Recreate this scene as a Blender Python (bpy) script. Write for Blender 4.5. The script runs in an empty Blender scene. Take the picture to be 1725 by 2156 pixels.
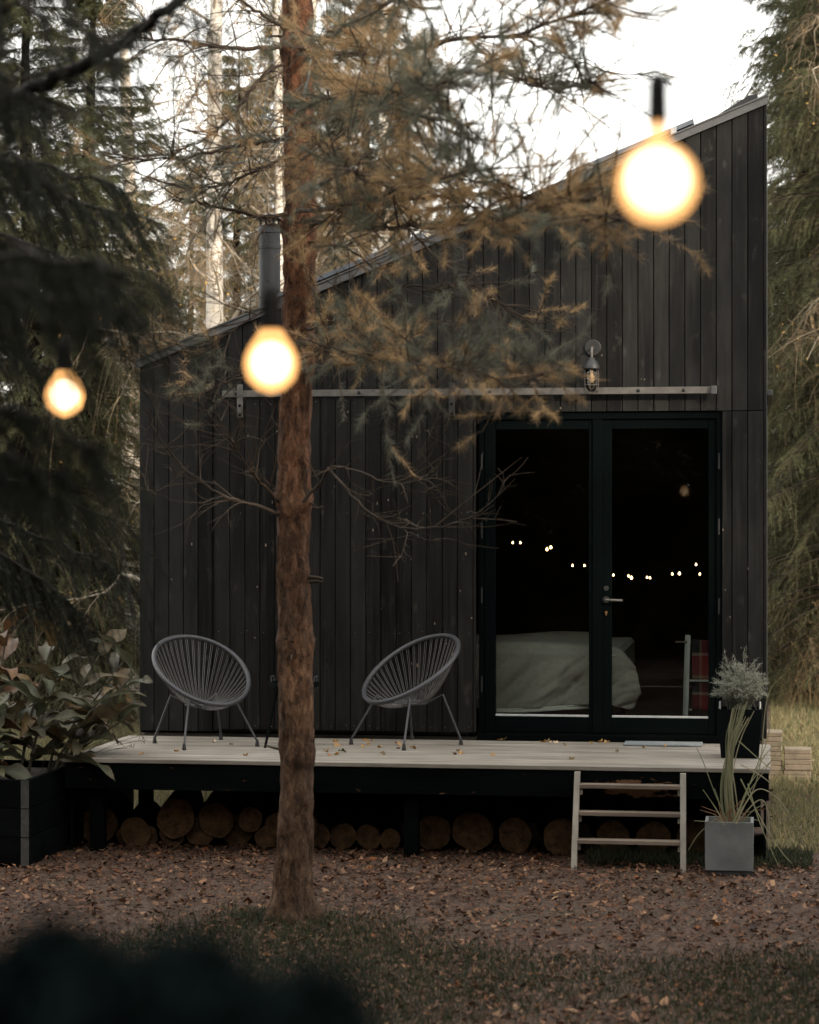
import bpy, bmesh, math, random
import numpy as np
from mathutils import Vector, Matrix

rng = np.random.default_rng(7)
random.seed(7)
PI = math.pi
scene = bpy.context.scene
col = scene.collection

# ------------------------------------------------------------------ camera
cam_d = bpy.data.cameras.new('camera')
cam = bpy.data.objects.new('camera', cam_d)
col.objects.link(cam)
CAM = np.array([4.44, -16.44, 2.16]); YAW = math.radians(8.62)
cam.location = CAM
cam.rotation_euler = (math.radians(90), 0, YAW)
cam_d.sensor_fit = 'HORIZONTAL'; cam_d.sensor_width = 24.0; cam_d.lens = 69.57
cam_d.shift_y = 0.0070
cam_d.clip_start = 0.05; cam_d.clip_end = 2000
cam_d.dof.use_dof = True; cam_d.dof.focus_distance = 16.2; cam_d.dof.aperture_fstop = 2.5
cam_d.dof.aperture_blades = 0
scene.camera = cam

# ------------------------------------------------------------------ sky and sun
SUN_EL = math.radians(23); SUN_DIR = np.array([0.74, -0.67, 0.0]); SUN_DIR /= np.linalg.norm(SUN_DIR)
world = bpy.data.worlds.new('World'); scene.world = world; world.use_nodes = True
nt = world.node_tree; nt.nodes.clear()
w_out = nt.nodes.new('ShaderNodeOutputWorld'); w_bg = nt.nodes.new('ShaderNodeBackground')
w_sky = nt.nodes.new('ShaderNodeTexSky'); w_sky.sky_type = 'NISHITA'; w_sky.sun_disc = False
w_sky.sun_elevation = SUN_EL; w_sky.sun_rotation = math.atan2(SUN_DIR[0], SUN_DIR[1])
w_sky.dust_density = 3.0; w_sky.air_density = 1.0
w_mix = nt.nodes.new('ShaderNodeMix'); w_mix.data_type = 'RGBA'
w_mix.inputs[0].default_value = 0.66                      # thin even cloud over the whole sky
w_mix.inputs[7].default_value = (15.4, 14.8, 13.5, 1)
nt.links.new(w_sky.outputs[0], w_mix.inputs[6]); nt.links.new(w_mix.outputs[2], w_bg.inputs[0])
w_bg.inputs[1].default_value = 0.12
nt.links.new(w_bg.outputs[0], w_out.inputs[0])
sun_d = bpy.data.lights.new('sun', 'SUN'); sun = bpy.data.objects.new('sun', sun_d); col.objects.link(sun)
sun_d.energy = 3.0; sun_d.angle = math.radians(1.5); sun_d.color = (1.0, 0.84, 0.66)
sv = Vector((SUN_DIR[0] * math.cos(SUN_EL), SUN_DIR[1] * math.cos(SUN_EL), math.sin(SUN_EL)))
sun.rotation_euler = sv.to_track_quat('Z', 'Y').to_euler(); sun.location = (20, -20, 20)

# ------------------------------------------------------------------ exposure
vs = scene.view_settings
vs.view_transform = 'Standard'; vs.look = 'None'; vs.exposure = .97; vs.gamma = 1.0; vs.use_curve_mapping = False
scene.cycles.max_bounces = 6; scene.cycles.diffuse_bounces = 3; scene.cycles.transparent_max_bounces = 10; scene.cycles.volume_bounces = 0; scene.cycles.adaptive_threshold = .015
scene.cycles.caustics_reflective = False; scene.cycles.caustics_refractive = False
scene.cycles.use_denoising = True

# ================================================================== helpers
FW = np.array([-math.sin(YAW), math.cos(YAW), 0]); RT = np.array([math.cos(YAW), math.sin(YAW), 0])
def site(px, py, d):
    """survey point: bearing px, elevation py (1725x2156 sheet), d metres away"""
    return CAM + d * (FW + RT * (px - 862.5) / 5000 + np.array([0, 0, 1.0]) * (1090 - py) / 5000)
def site_y(px, py, y):
    r = FW + RT * (px - 862.5) / 5000 + np.array([0, 0, 1.0]) * (1090 - py) / 5000
    return CAM + r * ((y - CAM[1]) / r[1])
def ground_at(px, d):
    p = site(px, 1090, d); return np.array([p[0], p[1], 0.0])

ORIG = {}
def empty(name, loc, label=None, cat=None, group=None, parent=None):
    o = bpy.data.objects.new(name, None); col.objects.link(o)
    loc = np.array(loc, float); o.empty_display_size = .1
    if parent is not None:
        o.parent = parent; o.location = loc - ORIG[parent.name]
    else: o.location = loc
    ORIG[o.name] = loc
    tag(o, label, cat, group); return o
def tag(o, label=None, cat=None, group=None, kind=None):
    if label: o['label'] = label
    if cat: o['category'] = cat
    if group: o['group'] = group
    if kind: o['kind'] = kind
    return o
def place(name, me, mat, parent=None, origin=(0, 0, 0)):
    o = bpy.data.objects.new(name, me); col.objects.link(o)
    origin = np.array(origin, float)
    if mat is not None and len(me.materials) == 0: me.materials.append(mat)
    if parent is not None: o.parent = parent; o.location = origin - ORIG[parent.name]
    else: o.location = origin
    ORIG[o.name] = origin
    return o

class MB:
    def __init__(s): s.v = []; s.f = []; s.m = []
    def add(s, v, f, m=0):
        b = len(s.v); s.v.extend([tuple(map(float, p)) for p in v]); s.f.extend([tuple(i + b for i in q) for q in f]); s.m.extend([m] * len(f)); return s
    def box(s, x0, x1, y0, y1, z0, z1, c=0.0, m=0):
        if c <= 0:
            v = [(x, y, z) for z in (z0, z1) for y in (y0, y1) for x in (x0, x1)]
            return s.add(v, [(0, 2, 3, 1), (4, 5, 7, 6), (0, 1, 5, 4), (2, 6, 7, 3), (0, 4, 6, 2), (1, 3, 7, 5)], m)
        bm = bmesh.new(); bmesh.ops.create_cube(bm, size=1)
        for q in bm.verts: q.co = Vector(((x0 + x1) / 2 + q.co.x * (x1 - x0), (y0 + y1) / 2 + q.co.y * (y1 - y0), (z0 + z1) / 2 + q.co.z * (z1 - z0)))
        bmesh.ops.bevel(bm, geom=bm.edges[:], offset=c, segments=1, affect='EDGES')
        bm.verts.index_update()
        s.add([q.co[:] for q in bm.verts], [[q.index for q in f.verts] for f in bm.faces], m); bm.free(); return s
    def tube(s, pts, rad, n=8, cap=True, m=0):
        pts = np.array(pts, float); k = len(pts)
        rad = np.full(k, rad, float) if np.isscalar(rad) else np.array(rad, float)
        t = np.gradient(pts, axis=0); t /= np.linalg.norm(t, axis=1)[:, None] + 1e-12
        ref = np.array([0, 0, 1.0]) if abs(t[0][2]) < .9 else np.array([1.0, 0, 0])
        vv = []
        u = np.cross(ref, t[0])
        for i in range(k):
            u = u - t[i] * (u @ t[i]); u /= np.linalg.norm(u) + 1e-12; w = np.cross(t[i], u)
            for a in range(n):
                an = 2 * PI * a / n; vv.append(pts[i] + rad[i] * (math.cos(an) * u + math.sin(an) * w))
        ff = [(i * n + a, i * n + (a + 1) % n, (i + 1) * n + (a + 1) % n, (i + 1) * n + a) for i in range(k - 1) for a in range(n)]
        if cap: ff += [tuple(range(n))[::-1], tuple((k - 1) * n + a for a in range(n))]
        return s.add(vv, ff, m)
    def loop_tube(s, pts, r, n=8, m=0):
        pts = np.array(pts, float); k = len(pts); t = np.roll(pts, -1, 0) - np.roll(pts, 1, 0); t /= np.linalg.norm(t, axis=1)[:, None]
        c = pts.mean(0); vv = []
        for i in range(k):
            u = pts[i] - c; u -= t[i] * (u @ t[i]); u /= np.linalg.norm(u); w = np.cross(t[i], u)
            for a in range(n):
                an = 2 * PI * a / n; vv.append(pts[i] + r * (math.cos(an) * u + math.sin(an) * w))
        ff = [(i * n + a, i * n + (a + 1) % n, ((i + 1) % k) * n + (a + 1) % n, ((i + 1) % k) * n + a) for i in range(k) for a in range(n)]
        return s.add(vv, ff, m)
    def lathe(s, prof, c, n=20, m=0):
        vv = [(c[0] + r * math.cos(2 * PI * a / n), c[1] + r * math.sin(2 * PI * a / n), c[2] + z) for r, z in prof for a in range(n)]
        k = len(prof)
        ff = [(i * n + a, i * n + (a + 1) % n, (i + 1) * n + (a + 1) % n, (i + 1) * n + a) for i in range(k - 1) for a in range(n)]
        ff += [tuple(range(n))[::-1], tuple((k - 1) * n + a for a in range(n))]
        return s.add(vv, ff, m)
    def build(s, name, mat, parent=None, origin=None, smooth=False):
        v = np.array(s.v, float)
        if origin is None: origin = np.array([(v[:, 0].min() + v[:, 0].max()) / 2, (v[:, 1].min() + v[:, 1].max()) / 2, v[:, 2].min()])
        me = bpy.data.meshes.new(name); me.from_pydata([tuple(p) for p in v - np.array(origin)], [], s.f)
        mats = mat if isinstance(mat, (list, tuple)) else [mat]
        for q in mats: me.materials.append(q)
        if len(mats) > 1: me.polygons.foreach_set('material_index', s.m)
        if smooth: me.polygons.foreach_set('use_smooth', [True] * len(me.polygons))
        bm = bmesh.new(); bm.from_mesh(me); bmesh.ops.recalc_face_normals(bm, faces=bm.faces[:]); bm.to_mesh(me); bm.free()
        me.update()
        return place(name, me, None, parent, origin)

def tri_mesh(name, v, t, c=None, mat=None, smooth=False):
    v = np.ascontiguousarray(v, dtype=np.float32); t = np.ascontiguousarray(t, dtype=np.int32)
    me = bpy.data.meshes.new(name)
    me.vertices.add(len(v)); me.vertices.foreach_set('co', v.ravel())
    me.loops.add(len(t) * 3); me.loops.foreach_set('vertex_index', t.ravel())
    me.polygons.add(len(t)); me.polygons.foreach_set('loop_start', np.arange(0, len(t) * 3, 3, dtype=np.int32))
    if smooth: me.polygons.foreach_set('use_smooth', np.ones(len(t), bool))
    me.update(calc_edges=True)
    if c is not None:
        a = me.color_attributes.new('col', 'FLOAT_COLOR', 'POINT')
        a.data.foreach_set('color', np.concatenate([c, np.ones((len(c), 1))], 1).astype(np.float32).ravel())
    if mat is not None: me.materials.append(mat)
    return me

def hash3(i):
    n = (i[..., 0] * 73856093) ^ (i[..., 1] * 19349663) ^ (i[..., 2] * 83492791)
    n = (n ^ (n >> 13)) * 1274126177 & 0x7fffffff
    return (n % 100003) / 100003.0
def vnoise(p):
    p = np.asarray(p, float); i = np.floor(p).astype(np.int64); f = p - i; f = f * f * (3 - 2 * f); r = 0
    for dx in (0, 1):
        for dy in (0, 1):
            for dz in (0, 1):
                w = (f[..., 0] if dx else 1 - f[..., 0]) * (f[..., 1] if dy else 1 - f[..., 1]) * (f[..., 2] if dz else 1 - f[..., 2])
                r = r + w * hash3(i + np.array([dx, dy, dz]))
    return r

def unit(a): return a / (np.linalg.norm(a, axis=-1, keepdims=True) + 1e-12)
def tubes_batch(P, Rr, n=3):
    """P (N,K,3) polylines, Rr (N,K) radii -> verts, tris"""
    N, K, _ = P.shape
    T = unit(np.gradient(P, axis=1)); ref = np.where(np.abs(T[:, :1, 2:3]) > .9, np.array([1.0, 0, 0]), np.array([0, 0, 1.0]))
    U = unit(np.cross(np.broadcast_to(ref, T.shape), T)); W = np.cross(T, U)
    an = 2 * PI * np.arange(n) / n
    V = P[:, :, None, :] + Rr[:, :, None, None] * (np.cos(an)[None, None, :, None] * U[:, :, None, :] + np.sin(an)[None, None, :, None] * W[:, :, None, :])
    idx = np.arange(N * K * n).reshape(N, K, n); a = idx[:, :-1, :]; b = np.roll(a, -1, 2); c = idx[:, 1:, :]; d = np.roll(c, -1, 2)
    t = np.concatenate([np.stack([a, b, d], -1).reshape(-1, 3), np.stack([a, d, c], -1).reshape(-1, 3)])
    return V.reshape(-1, 3), t
class Soup:
    def __init__(s): s.v = []; s.t = []; s.c = []; s.n = 0
    def add(s, v, t, c):
        c = np.asarray(c, float)
        if c.ndim == 1: c = np.broadcast_to(c, (len(v), 3))
        s.v.append(v); s.t.append(t + s.n); s.c.append(c); s.n += len(v)
    def needles(s, p, d, ln, w, c):
        """thin triangles from p along d"""
        N = len(p); d = unit(d); side = unit(np.cross(d, rng.normal(size=(N, 3))))
        ln = np.broadcast_to(ln, (N,))[:, None]; w = np.broadcast_to(w, (N,))[:, None]
        v = np.stack([p - side * w / 2, p + side * w / 2, p + d * ln], 1).reshape(-1, 3)
        s.add(v, np.arange(3 * N).reshape(-1, 3), np.repeat(c, 3, 0) if np.ndim(c) == 2 else c)
    def mesh(s, name, mat, smooth=False):
        return tri_mesh(name, np.concatenate(s.v), np.concatenate(s.t), np.concatenate(s.c), mat, smooth)

# ================================================================== materials
def nmat(name):
    m = bpy.data.materials.new(name); m.use_nodes = True; t = m.node_tree
    return m, t, t.nodes['Principled BSDF'], t.nodes['Material Output']
def nd(t, typ, **k):
    n = t.nodes.new(typ)
    for a, b in k.items(): setattr(n, a, b)
    return n
def ramp(t, src, stops):
    r = nd(t, 'ShaderNodeValToRGB'); e = r.color_ramp.elements
    while len(e) < len(stops): e.new(.5)
    for q, (p, c) in zip(e, stops): q.position = p; q.color = (*c, 1)
    t.links.new(src, r.inputs[0]); return r.outputs[0]
def noise(t, vec, scale, detail=4, rough=.6):
    n = nd(t, 'ShaderNodeTexNoise'); n.inputs['Scale'].default_value = scale; n.inputs['Detail'].default_value = detail; n.inputs['Roughness'].default_value = rough
    if vec is not None: t.links.new(vec, n.inputs['Vector'])
    return n.outputs[0]
def mapped(t, scale, out='Object', rnd=True):
    tc = nd(t, 'ShaderNodeTexCoord'); mp = nd(t, 'ShaderNodeMapping'); mp.inputs['Scale'].default_value = scale
    src = tc.outputs[out]
    if rnd:
        oi = nd(t, 'ShaderNodeObjectInfo'); ad = nd(t, 'ShaderNodeVectorMath', operation='MULTIPLY_ADD')
        cb = nd(t, 'ShaderNodeCombineXYZ')
        for k in range(3): t.links.new(oi.outputs['Random'], cb.inputs[k])
        t.links.new(cb.outputs[0], ad.inputs[0]); ad.inputs[1].default_value = (17, 31, 43); t.links.new(src, ad.inputs[2]); src = ad.outputs[0]
    t.links.new(src, mp.inputs[0]); return mp.outputs[0]
def mixc(t, fac, a, b, mode='MIX'):
    m = nd(t, 'ShaderNodeMix', data_type='RGBA', blend_type=mode)
    for sock, val in ((m.inputs[0], fac), (m.inputs[6], a), (m.inputs[7], b)):
        if isinstance(val, bpy.types.NodeSocket): t.links.new(val, sock)
        elif isinstance(val, (int, float)): sock.default_value = val
        else: sock.default_value = (*val, 1)
    return m.outputs[2]
def bump(t, b, h, strength=.3, dist=.01):
    n = nd(t, 'ShaderNodeBump'); n.inputs['Strength'].default_value = strength; n.inputs['Distance'].default_value = dist
    t.links.new(h, n.inputs['Height']); t.links.new(n.outputs[0], b.inputs['Normal'])
def plain(name, c, rough=.6, metal=0, var=.15, sc=8, spec=.5):
    m, t, b, o = nmat(name)
    n = noise(t, mapped(t, (1, 1, 1)), sc, 5)
    lo = tuple(x * (1 - var) for x in c); hi = tuple(x * (1 + var) for x in c)
    t.links.new(ramp(t, n, [(.3, lo), (.7, hi)]), b.inputs['Base Color'])
    b.inputs['Roughness'].default_value = rough; b.inputs['Metallic'].default_value = metal; b.inputs['Specular IOR Level'].default_value = spec
    bump(t, b, noise(t, mapped(t, (1, 1, 1)), sc * 12, 3), .12, .003)
    return m
def wood(name, c0, c1, axis=2, grain=30, rough=.65, knots=.5, wear=None, obvar=.25, spec=.5):
    """grain runs along the given axis"""
    m, t, b, o = nmat(name)
    s = [grain, grain, grain]; s[axis] = grain * .03
    g = noise(t, mapped(t, tuple(s)), 1.6, 6, .65)
    s2 = [6.0, 6.0, 6.0]; s2[axis] = 1.6
    p = noise(t, mapped(t, tuple(s2)), 1.0, 3)
    base = ramp(t, g, [(.3, c0), (.72, c1)])
    base = mixc(t, .55, base, ramp(t, p, [(.3, tuple(x * .55 for x in c0)), (.7, tuple(min(1, x * 1.35) for x in c1))]))
    s3 = [9.0, 9.0, 9.0]; s3[axis] = 4.2
    vo = nd(t, 'ShaderNodeTexVoronoi'); vo.inputs['Scale'].default_value = .85; t.links.new(mapped(t, tuple(s3)), vo.inputs['Vector'])
    kn = ramp(t, vo.outputs['Distance'], [(.05, (1, 1, 1)), (.16, (0, 0, 0))])
    base = mixc(t, mixc(t, knots, (0, 0, 0), kn), base, tuple(x * 1.9 + .08 * x for x in c1))
    oi = nd(t, 'ShaderNodeObjectInfo')
    vr = ramp(t, oi.outputs['Random'], [(0, (1 - obvar,) * 3), (1, (1 + obvar,) * 3)])
    base = mixc(t, 1.0, base, vr, 'MULTIPLY')
    if wear is not None: base = wear(t, base)
    t.links.new(base, b.inputs['Base Color'])
    rr = ramp(t, g, [(.3, (rough - .12,) * 3), (.7, (rough + .12,) * 3)]); t.links.new(rr, b.inputs['Roughness'])
    bump(t, b, g, .35, .004); b.inputs['Specular IOR Level'].default_value = spec
    return m
def foliage(name, trans=.35, rough=.55, spec=.25):
    m, t, b, o = nmat(name)
    at = nd(t, 'ShaderNodeAttribute', attribute_name='col')
    b.inputs['Roughness'].default_value = rough; b.inputs['Specular IOR Level'].default_value = spec
    oi = nd(t, 'ShaderNodeObjectInfo'); vr = ramp(t, oi.outputs['Random'], [(0, (.8, .8, .8)), (1, (1.2, 1.2, 1.2))])
    c = mixc(t, 1.0, at.outputs[0], vr, 'MULTIPLY'); t.links.new(c, b.inputs['Base Color'])
    tr = nd(t, 'ShaderNodeBsdfTranslucent'); t.links.new(c, tr.inputs[0])
    mx = nd(t, 'ShaderNodeMixShader'); mx.inputs[0].default_value = trans
    t.links.new(b.outputs[0], mx.inputs[1]); t.links.new(tr.outputs[0], mx.inputs[2]); t.links.new(mx.outputs[0], o.inputs['Surface'])
    return m
def emit(name, c, s):
    m, t, b, o = nmat(name); b.inputs['Base Color'].default_value = (*c, 1); b.inputs['Emission Color'].default_value = (*c, 1); b.inputs['Emission Strength'].default_value = s
    return m
def glass(name, tint=(.90, .93, .92), ior=1.5):
    m, t, b, o = nmat(name)
    tr = nd(t, 'ShaderNodeBsdfTransparent'); tr.inputs[0].default_value = (*tint, 1)
    gl = nd(t, 'ShaderNodeBsdfGlossy'); gl.inputs['Roughness'].default_value = .02
    fr = nd(t, 'ShaderNodeFresnel'); fr.inputs[0].default_value = ior
    mx = nd(t, 'ShaderNodeMixShader'); t.links.new(fr.outputs[0], mx.inputs[0]); t.links.new(tr.outputs[0], mx.inputs[1]); t.links.new(gl.outputs[0], mx.inputs[2])
    t.links.new(mx.outputs[0], o.inputs['Surface']); return m

M = {}
def board_wear(t, base):
    st = noise(t, mapped(t, (26, 1, .8)), 1.3, 5, .7)
    base = mixc(t, ramp(t, st, [(.50, (0, 0, 0)), (.74, (.6, .6, .6))]), base, (.031, .030, .028))
    pt = noise(t, mapped(t, (7, 7, 3.4)), 1.6, 6, .7)
    return mixc(t, ramp(t, pt, [(.60, (0, 0, 0)), (.70, (.75, .75, .75))]), base, (.038, .035, .031))
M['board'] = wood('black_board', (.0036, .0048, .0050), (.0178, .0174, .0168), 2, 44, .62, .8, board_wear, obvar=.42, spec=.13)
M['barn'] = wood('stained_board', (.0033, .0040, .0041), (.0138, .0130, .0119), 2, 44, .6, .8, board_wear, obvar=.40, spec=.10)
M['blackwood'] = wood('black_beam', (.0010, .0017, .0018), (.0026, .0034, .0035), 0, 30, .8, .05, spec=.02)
def deck_wear(t, base):
    n = noise(t, mapped(t, (.9, 6, 1), rnd=False), 1.5, 4)
    return mixc(t, ramp(t, n, [(.45, (0, 0, 0)), (.7, (.55, .55, .55))]), base, (.135, .115, .09))
M['deck'] = wood('weathered_deck', (.150, .134, .112), (.285, .26, .225), 0, 30, .75, .1, deck_wear, .12)
def fascia_wear(t, base):
    v = mapped(t, (1, 1, 1), rnd=False)
    n = noise(t, mapped(t, (5, 1, 16), rnd=False), 1.6, 6)
    sp = nd(t, 'ShaderNodeSeparateXYZ'); t.links.new(v, sp.inputs[0])
    def band(o, c, h):
        s = nd(t, 'ShaderNodeMath', operation='SUBTRACT'); t.links.new(o, s.inputs[0]); s.inputs[1].default_value = c
        a = nd(t, 'ShaderNodeMath', operation='ABSOLUTE'); t.links.new(s.outputs[0], a.inputs[0])
        d = nd(t, 'ShaderNodeMath', operation='DIVIDE'); t.links.new(a.outputs[0], d.inputs[0]); d.inputs[1].default_value = h
        e = nd(t, 'ShaderNodeMath', operation='SUBTRACT'); e.inputs[0].default_value = 1; t.links.new(d.outputs[0], e.inputs[1]); e.use_clamp = True
        return e.outputs[0]
    m1 = nd(t, 'ShaderNodeMath', operation='MULTIPLY'); t.links.new(band(sp.outputs[0], 1.40, .36), m1.inputs[0]); t.links.new(band(sp.outputs[2], .065, .075), m1.inputs[1])
    ad = nd(t, 'ShaderNodeMath', operation='MULTIPLY_ADD'); t.links.new(m1.outputs[0], ad.inputs[0]); ad.inputs[1].default_value = .55; t.links.new(n, ad.inputs[2])
    return mixc(t, ramp(t, ad.outputs[0], [(.66, (0, 0, 0)), (.72, (1, 1, 1))]), base, (.12, .065, .04))
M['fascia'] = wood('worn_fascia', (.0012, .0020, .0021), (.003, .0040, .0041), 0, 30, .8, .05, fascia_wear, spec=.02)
M['greywood'] = wood('grey_ladder_wood', (.15, .135, .112), (.29, .265, .225), 2, 40, .75, .3)
M['tread'] = wood('brown_tread_wood', (.10, .075, .057), (.20, .155, .12), 0, 40, .75, .3)
M['frame'] = plain('black_green_paint', (.0014, .0030, .0032), .6, 0, .12, 5, .03)
M['alu'] = plain('dull_aluminium', (.12, .122, .125), .45, .5, .2, 12)
M['rail'] = plain('galvanised_steel', (.115, .108, .100), .55, .3, .3, 14)
M['darkmetal'] = plain('dark_metal', (.035, .035, .035), .45, .4, .2, 14)
M['flue'] = plain('grey_flue_steel', (.030, .032, .035), .5, .4, .2, 8)
M['roof'] = plain('roof_felt', (.05, .052, .055), .7, 0, .2, 10)
M['panel'] = plain('panel_frame', (.16, .18, .21), .35, .5, .1, 10)
M['cell'] = plain('panel_cell', (.010, .013, .022), .2, 0, .1, 10)
M['chair'] = plain('charcoal_cord', (.040, .042, .049), .5, 0, .15, 30)
M['cords'] = plain('grey_cord', (.075, .070, .069), .5, 0, .2, 30)
M['rubber'] = plain('black_rubber', (.012, .012, .012), .6)
M['black'] = plain('matt_black', (.002, .0034, .0037), .7, spec=.05)
M['glass'] = glass('door_glass', ior=1.32)
M['clear'] = glass('lamp_glass', (.86, .88, .86))
M['bead'] = plain('pale_bead', (.42, .44, .45), .4, .3)
M['blanket'] = plain('grey_linen', (.42, .39, .335), .9, 0, .12, 40)
M['hem'] = plain('pale_hem', (.80, .78, .70), .9, 0, .12, 60)
M['mattress'] = plain('mattress_cloth', (.35, .34, .32), .9)
M['interior'] = wood('dark_interior_board', (.030, .024, .019), (.055, .044, .035), 0, 26, .6, .2)
M['floorwood'] = wood('interior_floor', (.04, .032, .025), (.075, .06, .048), 0, 26, .5, .2)
M['white'] = plain('white_paint', (.50, .50, .46), .5, 0, .08, 10)
M['brass'] = plain('brass', (.45, .27, .12), .35, .8)
M['concrete'] = plain('grey_concrete', (.125, .132, .134), .85, 0, .25, 6)
M['paver'] = plain('concrete_block', (.21, .175, .13), .9, 0, .25, 14)
M['mat'] = plain('grey_doormat', (.17, .19, .20), .9, 0, .2, 60)
M['soil'] = plain('potting_soil', (.03, .022, .017), .95, 0, .3, 20)
M['corner'] = plain('galvanised_corner', (.030, .033, .034), .6, .1, .4, 30)
M['leaf'] = foliage('leaf_blade', .25, .5, .3)
M['needle'] = foliage('spruce_needles', .42); M['darkleaf'] = foliage('dark_leaf', .1, .8, .05)
M['pine'] = foliage('pine_needles', .5)
M['twig'] = foliage('twig_bark', .0, .8, .1)
M['grass'] = foliage('grass_blades', .35, .6)
M['litter'] = foliage('fallen_leaves', .15, .7)
M['bulb_cap'] = plain('bakelite', (.003, .003, .003), .6, spec=.15)

def bulb_mat(name, colr, strength, clear):
    m, t, b, o = nmat(name)
    em = nd(t, 'ShaderNodeEmission'); em.inputs[0].default_value = (*colr, 1); em.inputs[1].default_value = strength
    if clear > 0:
        tr = nd(t, 'ShaderNodeBsdfTransparent'); mx = nd(t, 'ShaderNodeMixShader'); mx.inputs[0].default_value = clear
        t.links.new(em.outputs[0], mx.inputs[1]); t.links.new(tr.outputs[0], mx.inputs[2]); t.links.new(mx.outputs[0], o.inputs['Surface'])
    else: t.links.new(em.outputs[0], o.inputs['Surface'])
    return m
M['bulb'] = bulb_mat('bulb_rim_glow', (1.0, .50, .17), .95, .35)  # emissive shells tint the rim to imitate the falloff of the glow
M['bulb_mid'] = bulb_mat('bulb_mid_glow', (1.0, .62, .29), 1.2, .5)
M['glow'] = bulb_mat('glowing_bulb_core', (1.0, .80, .58), 6.0, 0)
M['spark'] = emit('reflected_bulb_glow', (1.0, .60, .26), 7.0)
M['filament'] = emit('lamp_core', (.5, .32, .16), .25)

def birch_mat():
    m, t, b, o = nmat('birch_bark')
    n = noise(t, mapped(t, (2.2, 2.2, 22), rnd=True), 1.6, 5, .6)
    p = noise(t, mapped(t, (4, 4, 3)), 1.1, 4)
    c = ramp(t, n, [(.30, (.05, .04, .035)), (.42, (.60, .55, .48)), (.7, (.74, .69, .61))])
    c = mixc(t, ramp(t, p, [(.58, (0, 0, 0)), (.68, (.85, .85, .85))]), c, (.09, .075, .06))
    t.links.new(c, b.inputs['Base Color']); b.inputs['Roughness'].default_value = .75; bump(t, b, n, .4, .01); return m
M['birch'] = birch_mat()
def pinebark_mat():
    m, t, b, o = nmat('pine_bark')
    vec = mapped(t, (1, 1, .45), rnd=False)
    n = noise(t, vec, 26, 9, .74); big = noise(t, vec, 7, 5, .6); fine = noise(t, mapped(t, (1, 1, .6), rnd=False), 90, 5, .7)
    sp = nd(t, 'ShaderNodeSeparateXYZ'); tc = nd(t, 'ShaderNodeTexCoord'); t.links.new(tc.outputs['Object'], sp.inputs[0])
    mr = nd(t, 'ShaderNodeMapRange'); t.links.new(sp.outputs[2], mr.inputs[0]); mr.inputs[1].default_value = .6; mr.inputs[2].default_value = 4.4
    vo = nd(t, 'ShaderNodeTexVoronoi'); vo.inputs['Scale'].default_value = 1.0; t.links.new(mapped(t, (34, 34, 11), rnd=False), vo.inputs['Vector']); cell = nd(t, 'ShaderNodeSeparateColor'); t.links.new(vo.outputs['Color'], cell.inputs[0])
    na = nd(t, 'ShaderNodeMath', operation='MULTIPLY_ADD'); t.links.new(cell.outputs[0], na.inputs[0]); na.inputs[1].default_value = .15; na.inputs[2].default_value = -.075
    nb2 = nd(t, 'ShaderNodeMath', operation='ADD'); t.links.new(n, nb2.inputs[0]); t.links.new(na.outputs[0], nb2.inputs[1]); n = nb2.outputs[0]
    lo = ramp(t, n, [(.38, (.020, .011, .007)), (.47, (.100, .056, .033)), (.55, (.168, .096, .057)), (.64, (.30, .190, .12))])
    hi = ramp(t, n, [(.38, (.028, .010, .006)), (.47, (.145, .052, .024)), (.55, (.245, .090, .039)), (.64, (.37, .165, .085))])
    c = mixc(t, mr.outputs[0], lo, hi)
    c = mixc(t, ramp(t, big, [(.50, (0, 0, 0)), (.66, (.7, .7, .7))]), c, (.040, .027, .020))
    c = mixc(t, .35, c, ramp(t, fine, [(.35, (.03, .02, .015)), (.7, (.24, .15, .10))]))
    t.links.new(c, b.inputs['Base Color']); b.inputs['Roughness'].default_value = .9; b.inputs['Specular IOR Level'].default_value = .2
    bump(t, b, n, 1.0, .06); return m
M['pinebark'] = pinebark_mat()
M['bark'] = plain('dark_bark', (.014, .010, .008), .95, 0, .4, 18, .0)
def log_end_mat():
    m, t, b, o = nmat('sawn_log_end')
    g = nd(t, 'ShaderNodeTexWave', wave_type='RINGS', rings_direction='Y'); g.inputs['Scale'].default_value = 22; g.inputs['Distortion'].default_value = 2.5; g.inputs['Detail'].default_value = 3
    t.links.new(mapped(t, (1, 1, 1), rnd=False), g.inputs['Vector'])
    n = noise(t, mapped(t, (11, 6, 11)), 1.5, 6, .7)
    c = mixc(t, .72, ramp(t, g.outputs[0], [(.2, (.040, .024, .014)), (.8, (.11, .070, .042))]), ramp(t, n, [(.35, (.014, .010, .007)), (.65, (.12, .068, .034))]))
    t.links.new(c, b.inputs['Base Color']); b.inputs['Roughness'].default_value = .95; b.inputs['Specular IOR Level'].default_value = .03; return m
M['log_end'] = log_end_mat()
def ground_mat():
    m, t, b, o = nmat('leaf_mould_ground')
    v = mapped(t, (1, 1, 1), 'Object', False)
    f = noise(t, v, 26, 6); c = noise(t, v, .7, 4); g = noise(t, v, 55, 4)
    a = ramp(t, f, [(.3, (.018, .010, .006)), (.5, (.054, .029, .018)), (.72, (.105, .058, .036))])
    k = ramp(t, g, [(.35, (.016, .022, .010)), (.7, (.05, .06, .028))])
    col_ = mixc(t, ramp(t, c, [(.5, (0, 0, 0)), (.7, (.3, .3, .3))]), a, k)
    t.links.new(col_, b.inputs['Base Color']); b.inputs['Roughness'].default_value = .95; bump(t, b, f, .8, .03); return m
M['ground'] = ground_mat()
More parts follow.
